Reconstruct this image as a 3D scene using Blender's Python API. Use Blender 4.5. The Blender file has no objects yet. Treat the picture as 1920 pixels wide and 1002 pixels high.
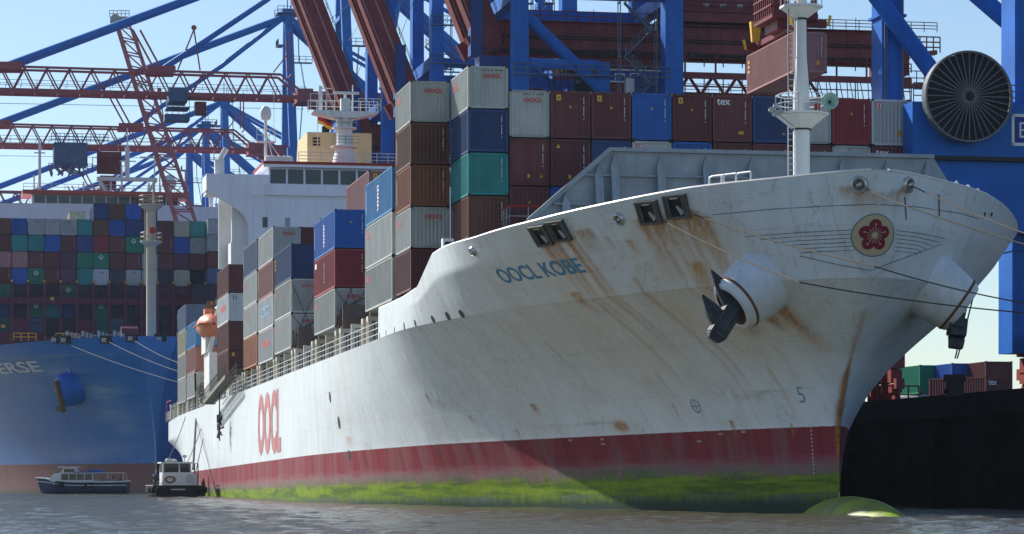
import bpy, bmesh, math, random
import numpy as np
from mathutils import Matrix, Vector
random.seed(7)
R = math.radians
sc = bpy.context.scene
COL = sc.collection

# ------------------------------------------------------------------ camera, sky, sun, exposure
F_PX, CX, HOR, EYE = 5500.0, 960.0, 903.0, 1.65      # focal length and horizon in pixels of the 1920 px photograph
cd = bpy.data.cameras.new('camera')
cam = bpy.data.objects.new('camera', cd); COL.objects.link(cam)
cam.location = (0, 0, EYE); cam.rotation_euler = (R(90), 0, 0)
cd.sensor_fit = 'HORIZONTAL'; cd.sensor_width = 36.0
cd.lens = 36.0 * F_PX / 1920.0
cd.shift_y = (HOR - 501.0) / 1920.0
cd.clip_start = 1.0; cd.clip_end = 20000.0
sc.camera = cam

SUN_EL = R(33.5)
SUN_H = Vector((-0.72, 0.694, 0.0)).normalized()      # horizontal direction towards the sun
sun_dir = (SUN_H * math.cos(SUN_EL) + Vector((0, 0, math.sin(SUN_EL)))).normalized()
sl = bpy.data.lights.new('sun', 'SUN'); sl.energy = 5.0; sl.angle = R(0.5); sl.color = (1.0, 0.95, 0.87)
sun = bpy.data.objects.new('sun', sl); COL.objects.link(sun)
sun.rotation_euler = sun_dir.to_track_quat('Z', 'Y').to_euler()

w = bpy.data.worlds.new("World"); sc.world = w; w.use_nodes = True
nt = w.node_tree
bg = nt.nodes['Background']
sky = nt.nodes.new('ShaderNodeTexSky'); sky.sky_type = 'NISHITA'; sky.sun_disc = False
sky.sun_elevation = SUN_EL
sky.sun_rotation = math.atan2(SUN_H.x, SUN_H.y)
sky.altitude = 0; sky.air_density = .95; sky.dust_density = .3; sky.ozone_density = 3.2
nt.links.new(sky.outputs[0], bg.inputs[0]); bg.inputs[1].default_value = 0.096
sc.view_settings.view_transform = 'Standard'; sc.view_settings.look = 'None'
sc.view_settings.exposure = 0.46; sc.view_settings.gamma = 1.0; sc.view_settings.use_curve_mapping = False
sc.cycles.volume_bounces = 1; sc.cycles.max_bounces = 5; sc.cycles.diffuse_bounces = 3; sc.cycles.glossy_bounces = 3
sc.cycles.use_denoising = True

# ------------------------------------------------------------------ frames
PSI = math.atan(1068.0 / F_PX)
SP, CP = math.sin(PSI), math.cos(PSI)
Q = Matrix(((SP, CP, 0, 16.5), (-CP, SP, 0, 147.8), (0, 0, 1, 0), (0, 0, 0, 1)))   # quay frame: x to the bow, y to the quay, z up
TRIM = 0.0085
M = Q @ Matrix.Rotation(-TRIM, 4, 'Y')                                              # white ship, trimmed by the stern
M1 = Matrix(((SP, CP, 0, -50.1), (-CP, SP, 0, 413.0), (0, 0, 1, 0), (0, 0, 0, 1)))  # blue ship, bow
def at(px, py, d):
    return Vector(((px - CX) * d / F_PX, d, EYE - (py - HOR) * d / F_PX))
QI, MI = Q.inverted(), M.inverted()
def ray_plane(px, py, mat_inv, axis, val):
    """point (in the frame's own axes) where the sight line through a photo pixel meets the plane axis = val"""
    o = mat_inv @ Vector((0, 0, EYE)); e = mat_inv @ at(px, py, 100.0)
    t = (val - o[axis]) / (e[axis] - o[axis])
    return o + (e - o) * t

# ------------------------------------------------------------------ materials
MATS = {}
def new_mat(name):
    m = bpy.data.materials.new(name); m.use_nodes = True
    n = m.node_tree.nodes; return m, n, m.node_tree.links, n['Principled BSDF']
def nd(n, t, **k):
    x = n.new(t)
    for a, b in k.items(): setattr(x, a, b)
    return x
def ramp(n, l, src, p0, p1, c0=(0, 0, 0, 1), c1=(1, 1, 1, 1)):
    r = n.new('ShaderNodeValToRGB'); e = r.color_ramp.elements
    e[0].position, e[1].position = p0, p1; e[0].color, e[1].color = c0, c1
    l.new(src, r.inputs[0]); return r.outputs[0]
def mix(n, l, fac, a, b, mode='MIX'):
    x = n.new('ShaderNodeMix'); x.data_type = 'RGBA'; x.blend_type = mode
    for i, v in ((0, fac), (6, a), (7, b)):
        if hasattr(v, 'links'): l.new(v, x.inputs[i])
        else: x.inputs[i].default_value = v if i == 0 else (*v[:3], 1)
    return x.outputs[2]
def noise(n, l, co, scale, detail=4, rough=.55, sc3=None):
    t = n.new('ShaderNodeTexNoise'); t.inputs['Scale'].default_value = scale
    t.inputs['Detail'].default_value = detail; t.inputs['Roughness'].default_value = rough
    if sc3:
        mp = n.new('ShaderNodeMapping'); mp.inputs['Scale'].default_value = sc3; l.new(co, mp.inputs[0]); co = mp.outputs[0]
    l.new(co, t.inputs['Vector']); return t.outputs[0]
def paint(name, col, rough=.5, var=.18, scale=.7, metal=0.0, rust=0.0, streak=True, bump=0.0):
    """weathered paint: blotches, faint vertical run marks, optional rust"""
    if name in MATS: return MATS[name]
    m, n, l, b = new_mat(name)
    co = nd(n, 'ShaderNodeTexCoord').outputs['Object']
    oi = nd(n, 'ShaderNodeObjectInfo')
    ad = nd(n, 'ShaderNodeVectorMath', operation='ADD'); l.new(co, ad.inputs[0])
    ml = nd(n, 'ShaderNodeVectorMath', operation='SCALE'); ml.inputs[0].default_value = (37, 19, 53)
    l.new(oi.outputs['Random'], ml.inputs['Scale']); l.new(ml.outputs[0], ad.inputs[1]); co = ad.outputs[0]
    dk = tuple(c * (1 - var) for c in col); lt = tuple(min(1, c * (1 + var * .6) + var * .02) for c in col)
    f1 = ramp(n, l, noise(n, l, co, scale, 5), .3, .7)
    c = mix(n, l, f1, dk, lt)
    if streak:
        f2 = ramp(n, l, noise(n, l, co, 1.0, 4, .6, (2.2, 2.2, .16)), .5, .8, (0, 0, 0, 1), (.5, .5, .5, 1))
        c = mix(n, l, f2, c, tuple(x * .62 for x in col))
    if rust:
        f3 = ramp(n, l, noise(n, l, co, 1.0, 6, .7, (1.6, 1.6, .5)), .66 - .1 * rust, .74, (0, 0, 0, 1), (.8, .8, .8, 1))
        c = mix(n, l, f3, c, (.16, .07, .035))
    if name.startswith('container_'):
        hs = nd(n, 'ShaderNodeHueSaturation'); mr = nd(n, 'ShaderNodeMapRange'); mr.inputs[3].default_value = .78; mr.inputs[4].default_value = 1.2
        l.new(oi.outputs['Random'], mr.inputs[0]); l.new(mr.outputs[0], hs.inputs['Value']); hs.inputs['Saturation'].default_value = .97; l.new(c, hs.inputs['Color']); c = hs.outputs[0]
    l.new(c, b.inputs['Base Color']); b.inputs['Roughness'].default_value = rough; b.inputs['Metallic'].default_value = metal; b.inputs['Specular IOR Level'].default_value = .5 if max(col) > .5 else .22
    if bump:
        bp = nd(n, 'ShaderNodeBump'); bp.inputs['Strength'].default_value = bump; bp.inputs['Distance'].default_value = .05
        l.new(noise(n, l, co, 2.5, 3), bp.inputs['Height']); l.new(bp.outputs[0], b.inputs['Normal'])
    MATS[name] = m; return m
def flat(name, col, rough=.6, metal=0.0):
    return paint(name, col, rough, .08, 2.0, metal, 0, False)

WHITE = paint('white_ship_paint', (.74, .75, .74), .42, .07, .5)
LAV = paint('superstructure_white', (.80, .82, .92), .5, .05, .3)
GREYP = paint('breakwater_grey', (.30, .35, .40), .55, .16, .8, rust=.1)
DARK = flat('dark_steel', (.03, .033, .04), .6)
STEEL = paint('galvanised_steel', (.38, .40, .40), .5, .2, 2)
CREAM = paint('cream_post_paint', (.62, .58, .47), .55, .15, 1, rust=.25)
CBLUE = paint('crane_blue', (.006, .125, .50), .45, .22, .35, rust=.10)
CBLUEL = paint('hazy_crane_blue', (.015, .17, .55), .5, .18, .3)  # crane blue lightened to paint distance haze into it
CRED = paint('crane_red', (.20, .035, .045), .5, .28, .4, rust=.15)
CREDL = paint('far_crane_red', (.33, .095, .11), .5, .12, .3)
RAILR = flat('rail_red', (.5, .04, .04), .5)
GLASS = new_mat('window_glass')[0]; GLASS.node_tree.nodes['Principled BSDF'].inputs['Base Color'].default_value = (.02, .03, .035, 1); GLASS.node_tree.nodes['Principled BSDF'].inputs['Roughness'].default_value = .06
ROPE = flat('rope_grey', (.075, .07, .058), .9)
WIRE = flat('wire_dark', (.05, .05, .055), .6)
FWHITE = flat('lettering_white', (.78, .78, .78), .6)
FRED = flat('lettering_red', (.62, .06, .05), .6)
FBLUE = flat('lettering_blue', (.06, .25, .45), .6)
YEL = flat('label_yellow', (.75, .45, .03), .6)
ORG = flat('label_orange', (.70, .32, .03), .6)
BLACKP = flat('black_paint', (.015, .016, .02), .5)
REDHOUSE = flat('roof_red', (.33, .035, .03), .5)

# ------------------------------------------------------------------ mesh building
class MB:
    def __init__(s, T=None): s.v, s.f, s.m, s.T, s.sharp = [], [], [], T, None
    def add(s, vs, fs, mi=0):
        o = len(s.v)
        s.v.extend(tuple(s.T @ Vector(v)) if s.T is not None else tuple(v) for v in vs)
        for f in fs: s.f.append(tuple(i + o for i in f)); s.m.append(mi)
    def box(s, a, b, mi=0):
        x0, y0, z0 = (min(a[i], b[i]) for i in range(3)); x1, y1, z1 = (max(a[i], b[i]) for i in range(3))
        s.add([(x0, y0, z0), (x1, y0, z0), (x1, y1, z0), (x0, y1, z0), (x0, y0, z1), (x1, y0, z1), (x1, y1, z1), (x0, y1, z1)],
              [(0, 3, 2, 1), (4, 5, 6, 7), (0, 1, 5, 4), (1, 2, 6, 5), (2, 3, 7, 6), (3, 0, 4, 7)], mi)
    def beam(s, p, q, w, h, mi=0, up=(0, 0, 1), w2=None, h2=None):
        p, q = Vector(p), Vector(q); d = (q - p)
        if d.length < 1e-6: return
        d.normalize(); u = Vector(up)
        if abs(d.dot(u)) > .98: u = Vector((1, 0, 0))
        sd = d.cross(u).normalized(); u = sd.cross(d).normalized()
        w2 = w if w2 is None else w2; h2 = h if h2 is None else h2
        vs = [c + sd * (a * ww / 2) + u * (b * hh / 2) for c, ww, hh in ((p, w, h), (q, w2, h2)) for a, b in ((-1, -1), (1, -1), (1, 1), (-1, 1))]
        s.add(vs, [(0, 1, 2, 3), (7, 6, 5, 4), (0, 4, 5, 1), (1, 5, 6, 2), (2, 6, 7, 3), (3, 7, 4, 0)], mi)
    def tube(s, p, q, r, mi=0, n=6, r2=None, caps=True):
        p, q = Vector(p), Vector(q); d = (q - p)
        if d.length < 1e-6: return
        d.normalize(); u = Vector((0, 0, 1)) if abs(d.z) < .9 else Vector((1, 0, 0))
        a = d.cross(u).normalized(); b = d.cross(a); r2 = r if r2 is None else r2
        vs = [c + (a * math.cos(t) + b * math.sin(t)) * rr for c, rr in ((p, r), (q, r2)) for t in (2 * math.pi * i / n for i in range(n))]
        fs = [(i, (i + 1) % n, n + (i + 1) % n, n + i) for i in range(n)]
        if caps: fs += [tuple(range(n))[::-1], tuple(range(n, 2 * n))]
        s.add(vs, fs, mi)
    def path(s, pts, r, mi=0, n=5):
        for a, b in zip(pts, pts[1:]): s.tube(a, b, r, mi, n)
    def lathe(s, prof, n=16, T=None, mi=0, caps=True):
        T = T or Matrix.Identity(4)
        vs = [T @ Vector((r * math.cos(2 * math.pi * i / n), r * math.sin(2 * math.pi * i / n), z)) for r, z in prof for i in range(n)]
        fs = [(j * n + i, j * n + (i + 1) % n, (j + 1) * n + (i + 1) % n, (j + 1) * n + i) for j in range(len(prof) - 1) for i in range(n)]
        if caps: fs += [tuple(range(n))[::-1], tuple((len(prof) - 1) * n + i for i in range(n))]
        s.add(vs, fs, mi)
    def prism(s, poly, axis, a, b, mi=0):
        """polygon in the two other axes, extruded along axis from a to b"""
        k = [i for i in range(3) if i != axis]; vs = []
        for c in (a, b):
            for p in poly:
                v = [0, 0, 0]; v[axis] = c; v[k[0]], v[k[1]] = p; vs.append(v)
        n = len(poly)
        s.add(vs, [tuple(range(n)), tuple(range(n, 2 * n))[::-1]] + [(i, n + i, n + (i + 1) % n, (i + 1) % n) for i in range(n)], mi)
    def rail(s, pts, h=1.1, sp=1.8, r=.03, mi=0, bars=2, n=4):
        """hand rail: posts along a poly-line of foot points and bars"""
        for a, b in zip(pts, pts[1:]):
            a, b = Vector(a), Vector(b); L = (b - a).length; k = max(1, round(L / sp)); up = Vector((0, 0, h))
            for i in range(k + 1): s.tube(a.lerp(b, i / k), a.lerp(b, i / k) + up, r, mi, n, caps=False)
            for j in range(bars): s.tube(a + up * ((j + 1) / bars), b + up * ((j + 1) / bars), r, mi, n, caps=False)
    def mesh(s, name, mats, smooth=False):
        me = bpy.data.meshes.new(name); me.from_pydata(s.v, [], s.f)
        for m in mats: me.materials.append(m)
        me.polygons.foreach_set('material_index', s.m)
        if smooth: me.polygons.foreach_set('use_smooth', [True] * len(s.f))
        bm = bmesh.new(); bm.from_mesh(me); bmesh.ops.recalc_face_normals(bm, faces=bm.faces); bm.to_mesh(me); bm.free()
        if smooth and smooth is not True: me.set_sharp_from_angle(angle=R(smooth))
        me.update(); return me
    def build(s, name, mats, parent=None, smooth=False, bevel=0):
        if not isinstance(mats, (list, tuple)): mats = [mats]
        o = bpy.data.objects.new(name, s.mesh(name, mats, smooth)); COL.objects.link(o)
        if parent is not None: o.parent = parent
        if bevel: md = o.modifiers.new('edge', 'BEVEL'); md.width = bevel; md.segments = 2; md.limit_method = 'ANGLE'
        return o
def link(name, me, parent=None, mat=None, mw=None):
    o = bpy.data.objects.new(name, me); COL.objects.link(o)
    if parent is not None: o.parent = parent
    if mw is not None: o.matrix_world = mw
    if mat is not None:
        o.material_slots[0].link = 'OBJECT'; o.material_slots[0].material = mat
    return o
def tag(o, label=None, cat=None, group=None, kind=None):
    for k, v in (('label', label), ('category', cat), ('group', group), ('kind', kind)):
        if v: o[k] = v
    return o
def empty(name, mw, label, cat, group=None):
    o = bpy.data.objects.new(name, None); COL.objects.link(o); o.empty_display_size = .5
    o.matrix_world = mw if isinstance(mw, Matrix) else Matrix.Translation(mw)
    return tag(o, label, cat, group)
def TL(x, y, z): return Matrix.Translation((x, y, z))
_txt = {}
def text_mesh(s, size, depth=0.0, shear=0.0, sx=1.0, bold=0.0):
    """lettering as a mesh in the XY plane, centred"""
    k = (s, size, shear, sx, bold)
    if k in _txt: return _txt[k]
    c = bpy.data.curves.new('lettering', 'FONT'); c.body = s; c.size = size; c.align_x = 'CENTER'; c.align_y = 'CENTER'
    c.shear = shear; c.resolution_u = 3; c.offset = bold
    o = bpy.data.objects.new('lettering', c); COL.objects.link(o)
    me = bpy.data.meshes.new_from_object(o.evaluated_get(bpy.context.evaluated_depsgraph_get()))
    bpy.data.objects.remove(o); bpy.data.curves.remove(c)
    v = [(p.co.x * sx, p.co.y) for p in me.vertices]; f = [tuple(p.vertices) for p in me.polygons]
    bpy.data.meshes.remove(me); _txt[k] = (v, f); return v, f
def put_text(mb, s, size, fn, mi=0, **k):
    v, f = text_mesh(s, size, **k); mb.add([fn(a, b) for a, b in v], f, mi)
# ------------------------------------------------------------------ water and quay (setting)
def make_water():
    m, n, l, b = new_mat('river_water')
    b.inputs['Base Color'].default_value = (.098, .088, .056, 1); b.inputs['Roughness'].default_value = .09; b.inputs['IOR'].default_value = 1.33
    co = nd(n, 'ShaderNodeNewGeometry').outputs['Position']
    h = noise(n, l, co, 1.0, 5, .62, (4.2, 2.4, 1))
    bp = nd(n, 'ShaderNodeBump'); bp.inputs['Strength'].default_value = .9; bp.inputs['Distance'].default_value = .16
    l.new(h, bp.inputs['Height']); l.new(bp.outputs[0], b.inputs['Normal'])
    xs = np.arange(-110, 60.01, .3); ys = [60.0]
    while ys[-1] < 470: ys.append(ys[-1] + max(.3, ys[-1] * .0042))
    ys = np.array(ys); X, Y = np.meshgrid(xs, ys); Z = np.zeros_like(X); rng = np.random.RandomState(3)
    for k in range(46):
        lam = 1.0 * 1.07 ** k; th = rng.normal(2.1, .7); kx, ky = math.cos(th) * 2 * math.pi / lam, math.sin(th) * 2 * math.pi / lam
        a = .0062 * lam ** .32
        ph = rng.uniform(0, 6.28); sgn = np.sin(X * kx + Y * ky + ph + .8 * np.sin(X * .11 + Y * .07 + k))
        Z += a * (1 - np.abs(sgn) * 1.6 if k % 2 else sgn)
    edge = np.minimum(np.minimum((X + 110) / 12, (60 - X) / 12), np.minimum((Y - 60) / 12, (470 - Y) / 40)).clip(0, 1)
    Z = (Z - Z.mean()) * edge
    nr, nc = X.shape; v = np.stack([X, Y, Z], -1).reshape(-1, 3)
    i = (np.arange(nr - 1)[:, None] * nc + np.arange(nc - 1)[None]).reshape(-1)
    f = np.stack([i, i + 1, i + 1 + nc, i + nc], -1)
    vo = [(-880, -60, 0), (880, -60, 0), (880, 1380, 0), (-880, 1380, 0)]
    o = len(v); c = [0, nc - 1, nr * nc - 1, (nr - 1) * nc]
    fo = [(o, o + 1, c[1], c[0]), (o + 1, o + 2, c[2], c[1]), (o + 2, o + 3, c[3], c[2]), (o + 3, o, c[0], c[3])]
    me = bpy.data.meshes.new('water'); me.from_pydata(v.tolist() + vo, [], f.tolist() + fo); me.materials.append(m)
    me.polygons.foreach_set('use_smooth', [True] * len(me.polygons))
    ob = bpy.data.objects.new('water', me); COL.objects.link(ob); tag(ob, 'brown rippled river water in front of the ships', 'water', kind='structure')
make_water()

QUAY_Z = 6.75
def make_quay():
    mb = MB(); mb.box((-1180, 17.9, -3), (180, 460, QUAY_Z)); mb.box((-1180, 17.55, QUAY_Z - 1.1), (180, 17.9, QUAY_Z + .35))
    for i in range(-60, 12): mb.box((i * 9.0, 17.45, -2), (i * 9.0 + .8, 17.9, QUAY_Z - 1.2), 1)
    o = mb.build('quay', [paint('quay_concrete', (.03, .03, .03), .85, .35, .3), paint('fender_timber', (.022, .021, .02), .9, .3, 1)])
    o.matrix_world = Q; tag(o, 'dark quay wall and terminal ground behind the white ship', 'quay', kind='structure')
make_quay()

# ------------------------------------------------------------------ hull of the white ship
HB = 16.1
ZK = 11.5                                            # knuckle = main deck level
def stem_x(z):
    return np.interp(z, [-3, 1.0, 4.6, 6.5, 8.0, 10, 11.5, 14, 16.8], [0, 0, 0, .9, 2.1, 4.2, 5.5, 6.35, 6.8])
def z_top(x):
    return np.interp(x, [-50.01, -49.9, -40, -33.9, -28.4, -25, -18, -11, -5, 0, 4, 6.8], [11.52, 13.5, 13.5, 13.7, 15.25, 15.33, 15.28, 15.56, 15.93, 16.3, 16.43, 16.62])
def f_wl(t): t = np.clip(t, 0, 1); return 1 - (1 - t) ** 2
def f_kn(t): t = np.clip(t, 0, 1); return np.power(np.maximum(1 - np.power(1 - t, 1.6), 0), .6)
def f_dk(t): t = np.clip(t, 0, 1); return np.power(np.maximum(1 - np.power(1 - t, 2.0), 0), .75)
def half(x, z):
    """half breadth of the hull (ship frame)"""
    x, z = np.asarray(x, float), np.asarray(z, float)
    u = np.clip(z / ZK, 0, 1) ** (1.3 + .9 * np.clip((x + 48) / 26.0, 0, 1))
    sx = stem_x(z); t0 = sx - x
    lo = (1 - u) * f_wl(t0 / 100.0) + u * f_kn(t0 / 48.0)
    v = np.clip((z - ZK) / np.maximum(z_top(x) - ZK, .5), 0, 1)
    m = np.clip((-13 - x) / 11.0, 0, 1)
    g = .62 + .38 * m * .5
    vv = np.where(v < .62, v / .62 * g, g + (v - .62) / .38 * (1 - g))
    hi = (1 - vv) * f_kn(t0 / 48.0) + vv * f_dk(t0 / 31.5)
    b = HB * np.where(z <= ZK, lo, hi)
    aft = np.clip((-x - 205) / 41.0, 0, 1); lowz = np.clip((9.0 - z) / 9.0, 0, 1)
    return b * (1 - .55 * aft ** 1.5 * lowz - .06 * aft ** 2)
def surf(x, z, side=-1, off=.02): return Vector((x, side * (float(half(x, z)) + off), z))
def inv_x(y, z):
    lo, hi = -60.0, float(stem_x(z))
    for _ in range(40):
        mid = (lo + hi) / 2
        if half(mid, z) > abs(y): lo = mid
        else: hi = mid
    return lo
def hit(px, py):
    """ship-frame point of the hull seen at a photo pixel"""
    o = np.array(MI @ Vector((0, 0, EYE))); e = np.array(MI @ at(px, py, 1.0)) - o
    t = np.arange(100, 420, .04); P = o[None] + e[None] * t[:, None]
    ok = (np.abs(P[:, 1]) < half(P[:, 0], P[:, 2])) & (P[:, 0] < stem_x(P[:, 2])) & (P[:, 2] < z_top(P[:, 0]) + .6) & (P[:, 0] > -246)
    i = int(np.argmax(ok)) if ok.any() else 0
    return Vector(P[i])
def frame_at(p, off=0.0):
    """matrix on the hull surface: x along the ship, y up the plating, z outward"""
    s = -1 if p.y < 0 else 1; e = .15
    a = surf(p.x + e, p.z, s, 0) - surf(p.x - e, p.z, s, 0); b = surf(p.x, p.z + e, s, 0) - surf(p.x, p.z - e, s, 0)
    a.normalize(); n = a.cross(b).normalized() * (-s) ; n = n if n.y * s > 0 or abs(n.x) > .9 else -n
    b = (b - b.dot(n) * n); b = (b - b.dot(a) * a).normalized(); a = b.cross(n).normalized()
    o = surf(p.x, p.z, s, 0) + n * off
    return Matrix(((a.x, b.x, n.x, o.x), (a.y, b.y, n.y, o.y), (a.z, b.z, n.z, o.z), (0, 0, 0, 1)))

ship = empty('container_ship', M, 'large white container ship with rusty flared bow, flower emblem and OOCL KOBE on its side', 'container ship')

def hull_material():
    m, n, l, b = new_mat('ship_hull_paint')
    tc = nd(n, 'ShaderNodeTexCoord'); co = tc.outputs['Object']
    sp = nd(n, 'ShaderNodeSeparateXYZ'); l.new(co, sp.inputs[0])
    def at_(nm): a = nd(n, 'ShaderNodeAttribute', attribute_name=nm); return a.outputs['Fac']
    def math_(op, a, b_=None, c=None):
        x = nd(n, 'ShaderNodeMath', operation=op)
        for i, v in enumerate((a, b_, c)):
            if v is None: continue
            if hasattr(v, 'links'): l.new(v, x.inputs[i])
            else: x.inputs[i].default_value = v
        return x.outputs[0]
    run = noise(n, l, co, 1.0, 6, .65, (1.5, 1.5, .07)); run2 = noise(n, l, co, 1.0, 5, .6, (.45, .45, .05))
    blot = noise(n, l, co, .22, 6, .6); fine = noise(n, l, co, 2.6, 5, .65)
    horiz = noise(n, l, co, 1.0, 5, .6, (.16, .16, 2.2))
    # white topsides
    white = mix(n, l, ramp(n, l, run, .42, .72), (.66, .735, .785), (.55, .615, .665))
    white = mix(n, l, ramp(n, l, blot, .38, .68, (0, 0, 0, 1), (.6, .6, .6, 1)), white, (.575, .635, .67))
    white = mix(n, l, ramp(n, l, run2, .55, .7, (0, 0, 0, 1), (.45, .45, .45, 1)), white, (.52, .53, .50))
    # plate seams
    for ax, per in ((0, 11.0), (2, 2.55)):
        d = math_('ABSOLUTE', math_('SUBTRACT', math_('FRACT', math_('DIVIDE', sp.outputs[ax], per)), .5))
        white = mix(n, l, ramp(n, l, d, .0, .012 if ax == 2 else .004, (.4, .4, .4, 1), (0, 0, 0, 1)), white, (.36, .37, .37))
    for sc_, wd, cc in (((.55, .55, .06), .006, (.38, .37, .34)), ((.30, .30, .12), .0035, (.30, .24, .17)), ((.12, .12, .9), .0045, (.36, .36, .36))):
        dd = math_('ABSOLUTE', math_('SUBTRACT', noise(n, l, co, 1.0, 5, .62, sc_), .53))
        white = mix(n, l, math_('MULTIPLY', ramp(n, l, dd, 0, wd, (.75, .75, .75, 1), (0, 0, 0, 1)), ramp(n, l, blot, .44, .56)), white, cc)
    dirt = math_('MULTIPLY', at_('dirt'), ramp(n, l, fine, .35, .6)); white = mix(n, l, dirt, white, (.30, .29, .26))
    # red boot topping
    red = mix(n, l, ramp(n, l, run, .35, .7), (.26, .030, .046), (.16, .022, .036))
    red = mix(n, l, ramp(n, l, run2, .45, .72, (0, 0, 0, 1), (.9, .9, .9, 1)), red, (.22, .115, .125))
    top = math_('MULTIPLY', ramp(n, l, sp.outputs[2], 3.55, 4.4, (0, 0, 0, 1), (1, 1, 1, 1)), ramp(n, l, blot, .35, .6))
    red = mix(n, l, math_('MULTIPLY', top, .8), red, (.13, .10, .11))
    pale = math_('MULTIPLY', ramp(n, l, math_('ADD', sp.outputs[2], math_('MULTIPLY', horiz, 1.2)), 3.1, 2.6, (0, 0, 0, 1), (1, 1, 1, 1)), .75)
    mp = nd(n, 'ShaderNodeMapRange'); mp.inputs[1].default_value = 3.1; mp.inputs[2].default_value = 2.4
    l.new(math_('ADD', sp.outputs[2], math_('MULTIPLY', math_('SUBTRACT', horiz, .5), 1.1)), mp.inputs[0])
    red = mix(n, l, math_('MULTIPLY', mp.outputs[0], .55), red, (.32, .22, .25))
    # weed
    edge = math_('ADD', sp.outputs[2], math_('ADD', math_('MULTIPLY', math_('SUBTRACT', horiz, .5), .9), math_('ADD', math_('MULTIPLY', math_('SUBTRACT', fine, .5), .9), math_('MULTIPLY', math_('SUBTRACT', run, .5), 1.2))))
    def band(v, a, bb):
        q = nd(n, 'ShaderNodeMapRange'); q.inputs[1].default_value = a; q.inputs[2].default_value = bb; l.new(v, q.inputs[0]); return q.outputs[0]
    green = mix(n, l, ramp(n, l, fine, .3, .7), (.12, .20, .010), (.23, .32, .020))
    green = mix(n, l, ramp(n, l, horiz, .45, .62, (0, 0, 0, 1), (.85, .85, .85, 1)), green, (.055, .11, .012)); green = mix(n, l, ramp(n, l, run, .58, .75, (0, 0, 0, 1), (.6, .6, .6, 1)), green, (.16, .15, .05))
    red = mix(n, l, math_('MULTIPLY', band(edge, 2.75, 2.2), ramp(n, l, blot, .3, .62)), red, (.10, .13, .07)); red = mix(n, l, band(edge, 2.15, 1.9), red, green)
    bare = math_('MULTIPLY', band(edge, 1.25, 1.0), ramp(n, l, horiz, .50, .56)); red = mix(n, l, math_('MULTIPLY', bare, .65), red, (.20, .23, .20))
    wet = nd(n, 'ShaderNodeSeparateXYZ'); l.new(nd(n, 'ShaderNodeNewGeometry').outputs['Position'], wet.inputs[0])
    wz = math_('ADD', sp.outputs[2], math_('MULTIPLY', math_('SUBTRACT', run, .5), .9))
    wetf = band(wz, 1.25, .55); red = mix(n, l, math_('MULTIPLY', wetf, .93), red, (.012, .035, .028))
    isred = band(math_('ADD', sp.outputs[2], math_('MULTIPLY', math_('SUBTRACT', fine, .5), .06)), 4.47, 4.44)
    col = mix(n, l, isred, white, red)
    # rust
    ra = at_('rust'); rm = math_('MULTIPLY', ra, ramp(n, l, noise(n, l, co, 1.0, 6, .7, (3.5, 3.5, .5)), .2, .52))
    col = mix(n, l, math_('MINIMUM', math_('MULTIPLY', rm, 1.25), .92), col, mix(n, l, ramp(n, l, fine, .35, .65), (.18, .06, .018), (.50, .22, .05)))
    st = math_('MULTIPLY', at_('stain'), ramp(n, l, run2, .2, .75)); col = mix(n, l, math_('MULTIPLY', st, .75), col, (.60, .42, .17))
    l.new(col, b.inputs['Base Color'])
    rg = math_('ADD', math_('MULTIPLY', isred, .22), .42); l.new(rg, b.inputs['Roughness']); l.new(math_('SUBTRACT', .5, math_('MULTIPLY', isred, .42)), b.inputs['Specular IOR Level'])
    bp = nd(n, 'ShaderNodeBump'); bp.inputs['Strength'].default_value = .35; bp.inputs['Distance'].default_value = .12
    l.new(math_('ADD', noise(n, l, co, .42, 4, .5), math_('MULTIPLY', noise(n, l, co, 1.0, 2, .5, (1.3, 1.3, .4)), .35)), bp.inputs['Height']); l.new(bp.outputs[0], b.inputs['Normal'])
    return m
HULLM = hull_material()

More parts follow.
